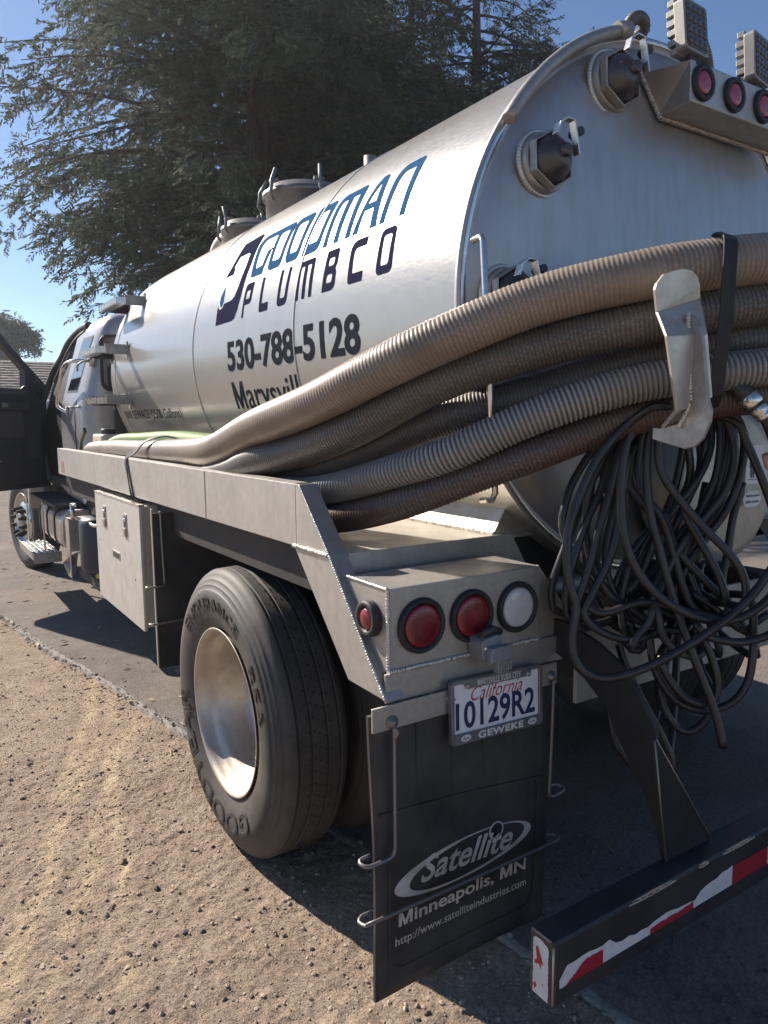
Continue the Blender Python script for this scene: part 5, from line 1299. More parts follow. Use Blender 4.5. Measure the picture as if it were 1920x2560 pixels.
# sump drum at the back with its stickers
drum = MB().lathe([(0.16, 0.235), (0.012, 0.250), (0.0, 0.243), (-0.012, 0.21), (-0.02, 0.001)], (2.185, 1.36, 1.335), (0, 1, 0), 64).build('rear_drum', M_BOXAL, TRUCK)
dy = 1.330
st_ = MB().box((2.205, dy - .012, 1.335), (2.300, dy - .0105, 1.455)).build('person_sticker', M_WHITE, drum)
fig = MB(); fx, fz = 2.240, 1.350
V2, F2 = polymesh([[ellipse(fx, fz + 0.090, 0.007, 0.0085, 16)], [rc(fx - 0.013, fz + 0.042, fx + 0.013, fz + 0.078, (0.008, 0.008), 3)], [[(fx - .017, fz + .035), (fx - .012, fz + .035), (fx - .010, fz + .07), (fx - .015, fz + .07)]], [[(fx + .012, fz + .035), (fx + .017, fz + .035), (fx + .015, fz + .07), (fx + .010, fz + .07)]], [[(fx - .010, fz + .004), (fx - .002, fz + .004), (fx - .001, fz + .045), (fx - .011, fz + .045)]], [[(fx + .002, fz + .004), (fx + .010, fz + .004), (fx + .011, fz + .045), (fx + .001, fz + .045)]], [[(fx - .024, fz - .002), (fx + .026, fz - .002), (fx + .026, fz), (fx - .024, fz)]]])
fig.add([(a, dy - .0130, b) for a, b in V2], F2).build('figure_print', M_INK, st_)
oc = [(2.197, 1.288), (2.209, 1.306), (2.225, 1.312), (2.275, 1.312), (2.290, 1.300), (2.300, 1.284), (2.286, 1.268), (2.270, 1.262), (2.215, 1.262), (2.204, 1.272)]
m = MB(); V2, F2 = polymesh([[oc]]); s2 = m.add([(a, dy - .0120, b) for a, b in V2], F2).build('warning_sticker', M_WHITE, drum)
m = MB()
flat_text(m, 'Relieve pressure', lambda a, b: (2.212 + 0.076 * a, dy - .0128, 1.290 + 0.013 * b), 0, 0.015, 0.3)
flat_text(m, 'before opening', lambda a, b: (2.212 + 0.074 * a, dy - .0128, 1.271 + 0.013 * b), 0, 0.015, 0.3)
m.build('sticker_lettering', M_INK, s2, kind='stuff')

# hose hanger: plate bent twice, with a welded rib on its outer face
hm = MB()
def slab(q, t=(0.003, 0.009, 0.0)):
    A_ = [Vector(a) for a in q]; n = len(A_); B_ = [a + Vector(t) for a in A_]
    hm.add(A_ + B_, [tuple(range(n)), tuple(range(2 * n - 1, n - 1, -1))] + [(i, (i + 1) % n, (i + 1) % n + n, i + n) for i in range(n)])
bl3, br3 = (1.425, 1.075, 1.7766), (1.578, 1.075, 1.8186)
l23, r23 = (1.402, 1.032, 1.7195), (1.548, 1.032, 1.7320)
lb3, rb3 = (1.454, 1.036, 1.5580), (1.583, 1.036, 1.5914)
slab([(1.409, 1.071, 1.8235), (1.413, 1.070, 1.837), (1.434, 1.068, 1.8586), (1.472, 1.067, 1.870), (1.503, 1.066, 1.8765), (1.531, 1.066, 1.875), (1.554, 1.067, 1.864), (1.567, 1.069, 1.845), br3, bl3])
slab([bl3, br3, r23, l23]); slab([l23, r23, rb3, lb3]); slab([lb3, rb3, (1.600, 1.115, 1.548), (1.500, 1.107, 1.517)], (0, 0.004, 0.009))
hook = hm.build('hose_hanger', M_HOOK, TRUCK, 0.0012)
rib = [(1.050, 1.777), (1.034, 1.764), (1.020, 1.745), (1.013, 1.723), (1.003, 1.65), (0.992, 1.582), (0.984, 1.560), (0.986, 1.535), (1.002, 1.497), (1.020, 1.480), (1.045, 1.473), (1.105, 1.487), (1.135, 1.495), (1.135, 1.522), (1.115, 1.520), (1.070, 1.530), (1.044, 1.575), (1.040, 1.65), (1.045, 1.72)]
MB().prism(rib, 'X', 1.500, 1.510).build('hanger_rib', M_CAST, hook, 0.002)
MB().weld((1.498, 1.050, 1.775), (1.498, 1.034, 1.580), 0.0062).build('weld_bead', M_WELD, hook)
MB().weld((1.498, 1.034, 1.578), (1.498, 1.060, 1.524), 0.0062).build('weld_bead', M_WELD, hook)
# ------------------------------------------------------------------ wheels
TP = [(0.030, 0.300), (0.020, 0.318), (0.008, 0.350), (0.001, 0.385), (0.0, 0.412), (0.004, 0.440), (0.0045, 0.4405), (0.0075, 0.4415), (0.012, 0.458), (0.0125, 0.4595), (0.0155, 0.461), (0.022, 0.476), (0.023, 0.478), (0.026, 0.479), (0.034, 0.492), (0.040, 0.500), (0.046, 0.5055)]
def side_t(r):
    return float(np.interp(r, [b for a, b in TP], [a for a, b in TP]))
def tyre_profile(wd, Ro):
    k = Ro / 0.515
    p_ = [(a, b * k if b > 0.32 else b) for a, b in TP]
    tread = []
    gs = [0.068, 0.112, 0.168, 0.212]
    tread.append((0.050, Ro - 0.0075))
    for g in gs:
        c = Ro - 0.006 + 0.006 * (1 - ((g - wd / 2) / (wd / 2)) ** 2)
        tread += [(g - 0.0075, c - .0002), (g - 0.0046, c), (g - 0.0040, c - 0.0012), (g - 0.0030, c - 0.010), (g + 0.0030, c - 0.010), (g + 0.0040, c - 0.0012), (g + 0.0046, c), (g + 0.0075, c - .0002)]
    tread.append((wd - 0.050, Ro - 0.0075))
    return p_ + tread + [(wd - a, b) for a, b in reversed(p_)]
def wheel(name, c, outward, Ro=0.515, wd=0.28, steer=0.0, label=None, dual=True, text=True, front=False):
    """c = centre of the tyre; outward = -1 for the left side of the truck"""
    root = empty(name, c, label); root.parent = TRUCK
    M = Matrix.Translation(c) @ Matrix.Rotation(steer, 4, 'Z')
    root.matrix_parent_inverse = W[TRUCK].inverted(); root.matrix_basis = M; W[root] = M
    d = (-outward, 0, 0); x0 = outward * wd / 2
    def add(nm, mb, mat, bev=0.0, kind=None):
        return put(nm, mb.mesh(nm, mat, bev), root, M, kind=kind)
    ty = add('tyre', MB().lathe(tyre_profile(wd, Ro), (x0, 0, 0), d, 120), M_TYRE)
    # sipes cut along the ribs
    sp_ = MB()
    for g, off in ((0.112, 0), (0.168, 0.5), (0.140, .25)):
        for k in range(76):
            a = 2 * pi * (k + off) / 76
            for sgn in ((-1, 1) if g != .140 else (0,)):
                cx_ = x0 - outward * (g + sgn * 0.010); rr = Ro + 0.0003
                p0 = Vector((cx_, -sin(a) * rr, cos(a) * rr)); tdir = Vector((0, -cos(a), -sin(a)))
                sp_.add([p0 + tdir * 0.0045, p0 + Vector((0.0055, 0, 0)) + tdir * 0.001, p0 - tdir * 0.0045, p0 - Vector((0.0055, 0, 0)) - tdir * .001], [(0, 1, 2, 3)])
    add('tread_sipes', sp_, M_SEAL, kind='stuff')
    if not front:
        rp = [(0.022, 0.2985), (0.018, 0.3025), (0.016, 0.3015), (0.017, 0.296), (0.026, 0.289), (0.040, 0.2845), (0.062, 0.280), (0.070, 0.272), (0.080, 0.258), (0.095, 0.248), (0.185, 0.240), (0.206, 0.232), (0.216, 0.215), (0.220, 0.150), (0.216, 0.145)]
    else:
        rp = [(0.022, 0.2985), (0.018, 0.3025), (0.016, 0.3015), (0.017, 0.296), (0.026, 0.289), (0.050, 0.283), (0.070, 0.270), (0.078, 0.25), (0.060, 0.225), (0.035, 0.20), (0.020, 0.17), (0.010, 0.13), (0.010, 0.10)]
    k = Ro / 0.515
    rim = add('rim', MB().lathe(rp, (x0, 0, 0), d, 96), M_RIMF if front else M_RIM)
    if not front:
        mb = MB()
        mb.lathe([(0.219, 0.215), (0.219, 0.001)], (x0, 0, 0), d, 40)
        hub = add('hub', MB().lathe([(0.219, 0.12), (0.205, 0.115), (0.195, 0.10), (0.19, 0.001)], (x0, 0, 0), d, 32), M_DARKFR)
        add('wheel_disc', mb, M_CAST)
        hh = MB()
        for q in range(5):
            a = 2 * pi * q / 5 + .3
            hh.lathe([(0.2175, 0.030), (0.2182, 0.001)], (x0, -sin(a) * 0.19, cos(a) * 0.19), d, 18, capa=True)
        add('hand_holes', hh, M_SEAL, kind='stuff')
        for q in range(10):
            a = 2 * pi * q / 10
            put('lug_nut', MB().lathe([(0.190, 0.010), (0.194, 0.016), (0.219, 0.016)], (x0, -sin(a) * 0.142, cos(a) * 0.142), d, 6, capa=True).mesh('lug_nut', M_CAST), root, M)
        # balance weights clipped on the flange
        for a in (1.62, 1.74, 1.84):
            put('balance_weight', MB().box((x0 + outward * -0.030, -sin(a) * .291 - .006, cos(a) * .291 - .016), (x0 + outward * -0.020, -sin(a) * .291 + .004, cos(a) * .291 + .016)).mesh('balance_weight', M_CAST, .002), root, M)
    else:
        add('hub', MB().lathe([(0.020, 0.115), (-0.005, 0.110), (-0.020, 0.095), (-0.028, 0.05), (-0.030, 0.001)], (x0, 0, 0), d, 32), M_CAST)
        for q in range(10):
            a = 2 * pi * q / 10
            put('lug_nut', MB().lathe([(-0.065, 0.004), (-0.060, 0.014), (-0.035, 0.017), (-0.020, 0.022), (0.015, 0.022)], (x0, -sin(a) * 0.142, cos(a) * 0.142), d, 12, capa=True).mesh('lug_nut', M_DARKFR), root, M)
        hh = MB()
        for q in range(5):
            a = 2 * pi * q / 5 + .2
            c0 = Vector((x0 - outward * 0.048, -sin(a) * 0.222, cos(a) * 0.222))
            n = Vector((outward * 0.82, -sin(a) * 0.45, cos(a) * 0.45)).normalized()
            hh.lathe([(0.0, 0.026), (0.003, 0.026), (0.003, 0.001)], c0, n, 18)
        add('hand_holes', hh, M_SEAL, kind='stuff')
    if text:
        def side_text(s, ph0, ph1, r0, r1, bold, proud, mat, nm):
            V2, F2, _ = textmesh(s, bold, 0, 1.05)
            V2, F2 = slice_flat(V2, F2, 0.02, True) if len(V2) < 4000 else (V2, F2)
            mb = MB(); vs_ = []
            for a, b in V2:
                ph = radians(ph0 + (ph1 - ph0) * a); r_ = r0 + (r1 - r0) * b
                vs_.append((x0 + outward * (-side_t(r_) + proud), outward * sin(ph) * r_, cos(ph) * r_))
            mb.add(vs_, F2)
            put(nm, mb.mesh(nm, mat, recalc=False), ty, M, kind='stuff')
        for s, ph0, ph1, r0, r1 in (('GOODYEAR', 140, 268, 0.352, 0.424), ('ENDURANCE', -52, 32, 0.372, 0.418), ('RSA', 50, 78, 0.372, 0.418)):
            side_text(s, ph0, ph1, r0, r1, 0.030, 0.0022, M_TYRELT, 'tyre_letter_edges')
            side_text(s, ph0, ph1, r0, r1, 0.004, 0.0040, M_TYREDK, 'tyre_lettering')
    return root
M_TYRELT = plain('pale_letter_edge', (0.13, 0.12, 0.11), 0.6, 0, 0.2, 30, 0.1, 0.3)  # paler outline layer under the raised letters
M_TYREDK = plain('raised_letter_rubber', (0.028, 0.028, 0.029), 0.45, 0, 0.2, 30, 0.05, 0.5)
wheel('rear_wheel', (0.877 + 0.14, 2.452, 0.512), -1)
wheel('rear_wheel', (1.200 + 0.14, 2.452, 0.512), -1, text=False)
wheel('rear_wheel', (2.800 + 0.14, 2.452, 0.525), 1, text=False)
wheel('rear_wheel', (3.125 + 0.14, 2.452, 0.525), 1, text=False)
wheel('front_wheel', (1.005 + 0.13, 8.63, 0.515), -1, wd=0.27, steer=radians(9), text=False, front=True)
wheel('front_wheel', (3.145, 8.63, 0.515), 1, wd=0.27, steer=radians(9), text=False, front=True)

# ------------------------------------------------------------------ flank boxes
TXF = 0.889
tb = MB().box((0.905, 3.45, 0.585), (1.36, 4.34, 1.160)).build('toolbox', M_TOOL, TRUCK, 0.004)
dr = MB().box((TXF, 3.433, 0.572), (0.904, 4.353, 1.1685)).build('toolbox_lid', M_TOOL, tb, 0.002)
MB().box((TXF - 0.003, 3.433, 1.1605), (0.915, 4.353, 1.1695)).build('lid_lip', M_BRIGHT, tb, 0.001)
def latch(yc, zc):
    y0, y1 = yc - 0.030, yc + 0.030
    a = MB().prism([(yc - .030, zc + .062), (yc + .022, zc + .062), (yc + .030, zc + .054), (yc + .030, zc - .032), (yc + .004, zc - .062), (yc - .004, zc - .062), (yc - .030, zc - .032)], 'X', TXF - 0.0035, TXF - 0.0003).build('latch', M_CAST, tb, 0.001)
    MB().box((TXF - 0.0042, y0 + .006, zc - .010), (TXF - 0.0034, y1 - .006, zc + .050)).build('latch_recess', M_SEAL, a)
    MB().lathe([(0, 0.011), (0.006, 0.010), (0.007, 0.001)], (TXF - 0.004, yc, zc + 0.030), (-1, 0, 0), 16).build('lock_barrel', M_BRIGHT, a)
    MB().prism([(yc - .022, zc - .008), (yc + .022, zc - .008), (yc + .010, zc - .050), (yc - .010, zc - .050)], 'X', TXF - 0.013, TXF - 0.005).build('latch_paddle', M_BRIGHT, a, 0.002)
latch(4.122, 1.042); latch(3.688, 1.042)
bg_ = MB().box((TXF - 0.003, 3.832, 0.848), (TXF - .0003, 3.980, 0.888)).build('maker_badge', M_CAST, tb, 0.001)
MB().box((TXF - 0.0042, 3.845, 0.856), (TXF - 0.0028, 3.967, 0.880)).build('badge_panel', M_INK, bg_)
MB().lathe([(0, 0.006), (0.002, 0.001)], (TXF - 0.0006, 3.55, 0.80), (-1, 0, 0), 8, capa=True).build('drilled_hole', M_SEAL, tb)
MB().lathe([(0, 0.006), (0.002, 0.001)], (TXF - 0.0006, 4.28, 0.90), (-1, 0, 0), 8, capa=True).build('drilled_hole', M_SEAL, tb)
# flap ahead of the rear wheels and its rods
MB().box((0.892, 3.235, 0.45), (1.52, 3.247, 1.15)).build('inner_flap', M_FLAP, TRUCK)
MB().box((0.8895, 3.231, 0.452), (0.8935, 3.250, 1.17)).build('flap_edge_strip', M_CAST, TRUCK)
MB().tube(spline([(0.925, 3.22, 1.16), (0.927, 3.22, 1.0), (0.93, 3.22, 0.845), (0.925, 3.22, 0.83), (0.89, 3.22, 0.826), (0.862, 3.225, 0.824), (0.855, 3.24, 0.824), (0.87, 3.255, .824)], 0.01), 0.006, 8).build('flap_rod', M_ROD, TRUCK)
MB().tube(spline([(1.3, 3.22, 0.672), (1.1, 3.22, 0.668), (0.90, 3.22, 0.660), (0.868, 3.225, 0.657), (0.862, 3.24, 0.657), (0.88, 3.255, .657)], 0.01), 0.006, 8).build('flap_rod', M_ROD, TRUCK)
# fuel tank with straps, upper cover, lower step
def yz_round(y0, y1, z0, z1, r):
    return rc(y0, z0, y1, z1, (r, r), 5)
FTX0, FTX1 = 1.0, 1.50
ft = MB().prism([(a, b) for a, b in rc(FTX0, 0.535, FTX1, 0.862, (0.10, 0.10), 6)], 'Y', 6.22, 7.30).build('fuel_tank', M_STEELTANK, TRUCK, 0.02, 3)
for yy in (6.48, 6.84, 7.22):
    o_ = rc(FTX0 - 0.004, 0.531, FTX1 + 0.004, 0.866, (0.10, 0.10), 6)
    MB().bar([(a, yy, b) for a, b in o_ + o_[:1]], 0.045, 0.008, [tuple((Vector((a, 0, b)) - Vector((1.25, 0, 0.70))).normalized()) for a, b in o_ + o_[:1]]).build('tank_strap', M_BLACK, ft)
MB().box((0.985, 6.35, 0.872), (1.50, 7.72, 0.895)).build('step_cover', M_PLASTIC, TRUCK, 0.006)
st = MB().box((0.868, 6.79, 0.425), (1.09, 7.66, 0.430)).box((0.868, 6.79, 0.385), (0.874, 7.66, 0.45)).box((0.868, 6.786, 0.36), (1.09, 6.792, 0.45)).build('boarding_step', M_CAST, TRUCK, 0.002)
mb = MB()
for i in range(5):
    for j in range(16):
        x_, y_ = 0.892 + i * 0.044, 6.83 + j * 0.053 + (i % 2) * 0.02
        mb.lathe([(0, 0.015), (0.010, 0.012), (0.012, 0.009), (0.002, 0.006)], (x_, y_, 0.430), (0, 0, 1), 8)
mb.build('step_teeth', M_BRIGHT, st, kind='stuff')
MB().box((0.950, 6.70, 0.44), (0.956, 6.76, 0.89)).box((0.95, 7.66, 0.44), (0.956, 7.72, 0.89)).build('step_hanger', M_CAST, TRUCK)
# rear tank bracket with hoop foot, round tank, pump bits
br = MB()
br.box((0.985, 5.78, 0.40), (0.995, 5.92, 0.845)); br.box((0.985, 5.78, 0.835), (1.5, 5.92, 0.845)); br.box((0.985, 5.784, 0.60), (1.5, 5.794, 0.84))
br.build('tank_bracket', M_STEELTANK, TRUCK, 0.003)
MB().bar([(0.995, 5.85, 0.42), (0.99, 5.84, 0.50), (1.03, 5.82, 0.575), (1.10, 5.80, 0.60), (1.4, 5.78, 0.61)], 0.10, 0.008, (0.3, 0, 1)).build('bracket_hoop', M_CAST, TRUCK)
MB().lathe([(0.0, 0.10), (0.02, 0.13), (0.05, 0.14), (0.34, 0.14), (0.37, 0.13), (0.39, 0.10), (0.39, 0.001)], (1.10, 5.25, 0.525), (0, 0, 1), 32, capa=True).build('round_reservoir', M_DEFT, TRUCK)
MB().lathe([(0, 0.02), (0.03, 0.02), (0.03, 0.001)], (1.05, 5.12, 0.53), (-0.5, -0.8, 0), 10).build('drain_cap', M_YEL, TRUCK)
MB().tube([(1.00, 5.62, 0.875), (1.02, 5.05, 0.875), (1.3, 4.9, 0.875)], 0.012, 8).tube([(0.99, 5.62, 0.86), (0.99, 5.62, 0.96)], 0.016, 8).tube([(0.99, 5.66, 0.96), (1.02, 5.57, 0.965)], 0.014, 8).build('tank_fitting', M_BRIGHT, TRUCK)
MB().box((1.03, 4.98, 0.42), (1.55, 5.75, 0.50)).box((1.15, 4.45, 0.50), (1.55, 4.98, 0.95)).build('air_dryer', M_DARKFR, TRUCK, 0.02)
MB().lathe([(0, 0.05), (0.10, 0.05), (0.10, 0.001)], (1.08, 5.0, 0.44), (0, -1, 0), 16).build('filter_cup', M_DARKFR, TRUCK)

# ------------------------------------------------------------------ cab
CABX = 1.165; CXM = 2.14
sec = [(1.20, 0.98), (1.175, 1.06), (1.165, 1.20), (1.163, 1.45), (1.166, 1.64), (1.172, 1.675), (1.178, 1.70), (1.195, 1.76), (1.25, 1.97), (1.315, 2.20), (1.340, 2.285), (1.375, 2.345), (1.44, 2.385), (1.60, 2.415), (1.85, 2.43), (2.14, 2.433)]
sec = sec + [(2 * CXM - a, b) for a, b in reversed(sec[:-1])]
def ring(yy, inset):
    out = []
    for x_, z_ in sec:
        cx_, cz_ = CXM, 1.70
        dx, dz = x_ - cx_, z_ - cz_
        L = max(abs(dx) / 0.98, abs(dz) / 0.73)
        k = 1 - inset
        out.append((cx_ + dx * k, yy, cz_ + dz * k))
    return out
st_y = [(5.985, 0.150), (5.988, 0.115), (6.000, 0.075), (6.025, 0.042), (6.065, 0.018), (6.12, 0.005), (6.20, 0.0), (6.60, 0.0), (6.86, 0.0)]
m = MB(); vs_ = []
for yy, ins in st_y: vs_ += ring(yy, ins)
n = len(sec); fs = []
for i in range(len(st_y) - 1):
    for k in range(n - 1): fs.append((i * n + k, i * n + k + 1, (i + 1) * n + k + 1, (i + 1) * n + k))
m.add(vs_, fs, 0, True); m.f.append(tuple(range(n))); m.m.append(0); m.s.append(False)
# roof over the doors
k0, k1 = 10, n - 11
vs_ = []; st2 = [(6.86, 0), (7.15, 0.004), (7.45, 0.02), (7.62, 0.05), (7.75, 0.10)]
for yy, ins in st2: vs_ += ring(yy, ins)[k0:k1 + 1]
w_ = k1 - k0 + 1
m.add(vs_, [(i * w_ + k, i * w_ + k + 1, (i + 1) * w_ + k + 1, (i + 1) * w_ + k) for i in range(len(st2) - 1) for k in range(w_ - 1)], 0, True)
cab = m.build('cab', M_CAB, TRUCK)
# rear wall window, dark with a seal
def rear_pane(nm, x0, x1, z0, z1, mat, yy, r=0.06):
    return MB().prism(rc(x0, z0, x1, z1, (r, r), 6), 'Y', yy, yy + 0.02).build(nm, mat, cab, 0.003)
rear_pane('rear_window_seal', 1.315, 2.965, 1.785, 2.215, M_SEAL, 5.977, 0.07)
rear_pane('rear_window', 1.335, 2.945, 1.805, 2.195, M_GLASS, 5.972, 0.06)
# quarter window on the slanted flank
def slant(yy, z, off=0.0):
    return (float(np.interp(z, [b for a, b in sec[:13]], [a for a, b in sec[:13]])) - off, yy, z)
def flank(nm, poly, mat, off, bev=0.0):
    V2, F2 = polymesh([[poly]]); V2, F2 = slice_flat(V2, F2, 0.05)
    A_ = [slant(a, b, off) for a, b in V2]
    return MB().add(A_, F2).build(nm, mat, cab)
flank('quarter_window_seal', [(6.165, 2.225), (6.555, 2.235), (6.745, 1.795), (6.30, 1.785)], M_SEAL, 0.0020)
flank('quarter_window', [(6.185, 2.205), (6.540, 2.215), (6.715, 1.815), (6.315, 1.805)], M_GLASS, 0.0035)
MB().tube([slant(6.255, zz, 0.002) for zz in np.linspace(1.04, 1.72, 12)], 0.0035, 6).build('panel_seam', M_SEAL, cab)
MB().tube([slant(yy, 1.672, -0.001) for yy in np.linspace(6.10, 6.86, 12)], 0.007, 8).build('belt_crease', M_CAB, cab)
# door opening: black sheet for the cab's inner shade, plus frame, pillar, sill
of_ = [(6.545, 2.345), (6.90, 2.340), (7.21, 2.262), (7.41, 2.135), (7.66, 2.05), (7.80, 1.90), (7.86, 1.70), (7.88, 1.30), (7.80, 1.02), (7.55, 0.97), (6.86, 0.97), (6.87, 1.34), (6.88, 1.60), (6.80, 1.80), (6.795, 1.96), (6.805, 2.09), (6.71, 2.24)]
V2, F2 = polymesh([[of_]]); V2, F2 = slice_flat(V2, F2, 0.05)
MB().add([slant(a, b, -0.035) for a, b in V2], F2).build('dark_opening_sheet', M_SEAL, cab)
MB().tube(spline([slant(a, b, 0.004) for a, b in [(6.56, 2.345), (6.90, 2.340), (7.21, 2.262), (7.41, 2.135), (7.66, 2.05), (7.82, 1.88), (7.86, 1.70), (7.87, 1.30), (7.78, 1.0)]], 0.03), 0.030, 10).build('door_frame', M_PLASTIC, cab)
MB().tube(spline([slant(a, b, 0.000) for a, b in [(6.60, 2.30), (6.90, 2.27), (7.15, 2.19), (7.35, 2.06), (7.55, 1.93)]], 0.03), 0.012, 8).build('door_weatherstrip', M_PLASTIC2, cab)
MB().box((1.20, 6.86, 0.96), (1.34, 7.9, 1.05)).build('door_sill', M_PLASTIC2, cab, 0.01)
MB().box((1.25, 7.10, 1.35), (1.80, 7.62, 1.86)).build('steering_console', M_PLASTIC, cab, 0.05)
MB().box((1.30, 6.62, 1.05), (1.85, 6.72, 1.95)).build('seat_back', M_PLASTIC, cab, 0.04)
MB().box((1.19, 7.92, 0.95), (3.09, 9.45, 1.78)).build('bonnet', M_CAB, TRUCK, 0.08, 3)
MB().box((1.10, 7.95, 1.00), (1.20, 8.10, 1.55)).build('fender_end', M_CAB, TRUCK, 0.03)
MB().prism([(7.92, 1.10), (8.05, 1.10), (8.12, 0.72), (8.05, 0.70)], 'X', 1.02, 1.16).build('splash_shield', M_CAB, TRUCK, 0.01)
MB().box((1.22, 6.0, 0.80), (1.60, 7.9, 0.98)).build('cab_floor', M_DARKFR, TRUCK)
MB().prism([(5.98, 1.0), (7.3, 1.0), (6.9, 0.93), (6.2, 0.90)], 'X', 1.19, 1.24).build('rocker_panel', M_CAB, TRUCK, 0.004)
MB().tube(spline([slant(6.045, 2.018, 0.01), (1.130, 6.10, 2.010), (1.105, 6.30, 1.975), (1.10, 6.46, 1.85), (1.098, 6.62, 1.715), (1.110, 6.63, 1.672), (1.145, 6.56, 1.640), (1.162, 6.53, 1.63)], 0.02), 0.014, 12).build('grab_handle', M_BRIGHT, cab)
for q in (slant(6.045, 2.018, 0.004), (1.158, 6.54, 1.635)):
    MB().cbox(q, (0.02, 0.06, 0.085)).build('handle_foot', M_CAST, cab, 0.006)
MB().tube(spline([slant(6.02, 2.03, .004), (1.17, 6.02, 1.99), (1.165, 6.06, 1.94)], .02), .008, 8).build('handle_stay', M_CAST, cab)
# rear wall black post under the window
MB().box((1.395, 5.94, 1.20), (1.475, 5.975, 1.76)).build('cab_guard_post', M_PLASTIC, TRUCK, 0.004)

# open driver door, hinged at its front edge
HG = Vector((1.215, 7.85, 0)); DDIR = Vector((-0.96, -0.59, 0)).normalized(); DN = Vector((DDIR.y, -DDIR.x, 0))
if DN.y > 0: DN = -DN          # inner face looks towards the rear of the truck
def dpt(s, z, n=0.0): return HG + DDIR * s + DN * n + Vector((0, 0, z))
door = empty('cab_door', HG + Vector((0, 0, 0.95)), 'open driver door seen from its dark inner side'); door.parent = TRUCK; door.matrix_parent_inverse = W[TRUCK].inverted()
def dprism(nm, poly, n0, n1, mat, par=None, bev=0.0, hole=None, kind=None):
    par = par or door
    m = MB()
    V2, F2 = polymesh([[poly, hole] if hole else [poly]]); k = len(V2)
    loops = [poly] + ([hole] if hole else [])
    vs_ = [dpt(a, b, n0) for a, b in V2] + [dpt(a, b, n1) for a, b in V2]; fs = F2 + [tuple(i + k for i in f) for f in F2]
    o = 0
    for l in loops:
        q = len(l); fs += [(o + i, o + (i + 1) % q, o + (i + 1) % q + k, o + i + k) for i in range(q)]; o += q
    return m.add(vs_, fs).build(nm, mat, par, bev)
shell = [(0.0, 1.02), (0.03, 0.95), (0.10, 0.93), (1.02, 0.93), (1.10, 1.0), (1.12, 1.30), (1.12, 1.86), (0.0, 1.86)]
dprism('door_skin', shell, -0.10, -0.06, M_CAB)
dprism('door_frame_panel', shell, -0.06, -0.012, M_PLASTIC, bev=0.006)
trim = [(0.09, 1.03), (0.14, 0.99), (1.00, 0.99), (1.06, 1.05), (1.07, 1.80), (0.09, 1.80)]
tr_ = dprism('door_trim', trim, -0.010, 0.026, M_PLASTIC, bev=0.012)
dprism('trim_insert', [(0.30, 1.42), (1.05, 1.42), (1.05, 1.66), (0.30, 1.66)], 0.026, 0.034, M_PLASTIC2, tr_, 0.004)
dprism('armrest', [(0.26, 1.66), (1.05, 1.68), (1.05, 1.76), (0.26, 1.74)], 0.026, 0.080, M_PLASTIC, tr_, 0.012)
dprism('map_pocket', [(0.30, 1.06), (1.02, 1.06), (1.02, 1.34), (0.34, 1.34)], 0.026, 0.046, M_PLASTIC, tr_, 0.010)
for k in range(14):
    z = 1.215 + k * 0.0165
    dprism('speaker_slat', [(0.135, z), (0.255, z), (0.255, z + 0.007), (0.135, z + 0.007)], 0.026, 0.031, M_PLASTIC2, tr_)
dprism('door_pull', [(0.50, 1.69), (0.56, 1.69), (0.56, 1.73), (0.50, 1.73)], 0.08, 0.094, M_CAST, tr_, 0.004)
dprism('window_crank', [(0.58, 1.195), (0.72, 1.225), (0.72, 1.24), (0.58, 1.212)], 0.046, 0.060, M_CAST, tr_, 0.003)
win_o = [(-0.005, 1.84), (0.0, 1.92), (0.30, 2.20), (0.465, 2.375), (0.56, 2.41), (1.05, 2.41), (1.12, 2.34), (1.12, 1.84)]
win_i = [(0.225, 1.872), (0.218, 2.04), (0.472, 2.295), (0.56, 2.335), (1.02, 2.335), (1.05, 2.30), (1.05, 1.872)]
dprism('window_frame', win_o, -0.09, -0.012, M_PLASTIC, hole=list(reversed(win_i)), bev=0.004)
dprism('sill_ledge', [(0.22, 1.80), (1.08, 1.80), (1.08, 1.868), (0.29, 1.868), (0.255, 1.895), (0.22, 1.895)], -0.012, 0.018, M_PLASTIC2, bev=0.006)
for z in (1.02, 1.17, 1.62):
    c = dpt(-0.012, z, -0.04); MB().cbox(tuple(c), (0.045, 0.06, 0.10), M=Matrix.Rotation(radians(30), 3, 'Z')).build('door_hinge', M_CAST, door, 0.006)
for z in (1.90, 1.84):
    MB().lathe([(0, 0.016), (0.006, 0.014), (0.006, 0.001)], tuple(dpt(0.09, z, -0.012)), tuple(DN), 14).build('frame_plug', M_SEAL, door)

# ------------------------------------------------------------------ hoses, each a thing lying on the bed and over the hanger
def hose(name, pts, r, pitch, amp, mat, label, group=None, cat='hose', n=26):
    P, s = resample(spline(pts, 0.02), pitch / 4)
    m = MB().tube(P, [r + amp * cos(2 * pi * v / pitch) for v in s], n)
    me = bpy.data.meshes.new(name)
    me.from_pydata(m.v, [], m.f); me.polygons.foreach_set('use_smooth', m.s); me.materials.append(mat)
    uvl = me.uv_layers.new(name='run'); li = np.zeros(len(me.loops), dtype=np.int32); me.loops.foreach_get('vertex_index', li)
    u_ = (li % n) / n; v_ = np.array(s)[np.minimum(li // n, len(s) - 1)]
    uvl.data.foreach_set('uv', np.stack([u_, v_], 1).astype(np.float32).ravel())
    return put(name, me, label=label, cat=cat, group=group)
def wrap(h, dz=0.0, dx=0.0):
    x, y_, z = h[-1]
    return h + [(2.80 + dx, y_ + 0.06, z + 0.01), (3.05 + dx, y_ + 0.26, z - 0.03), (3.17 + dx, y_ + 0.66, z - 0.14), (3.22 + dx, 2.35, max(1.26, 1.55 + dz)), (3.24 + dx, 3.3, max(1.25, 1.36 + dz)), (3.24 + dx, 4.2, max(1.25, 1.34 + dz))]
G_ = 'suction hoses looped round the tail of the truck'
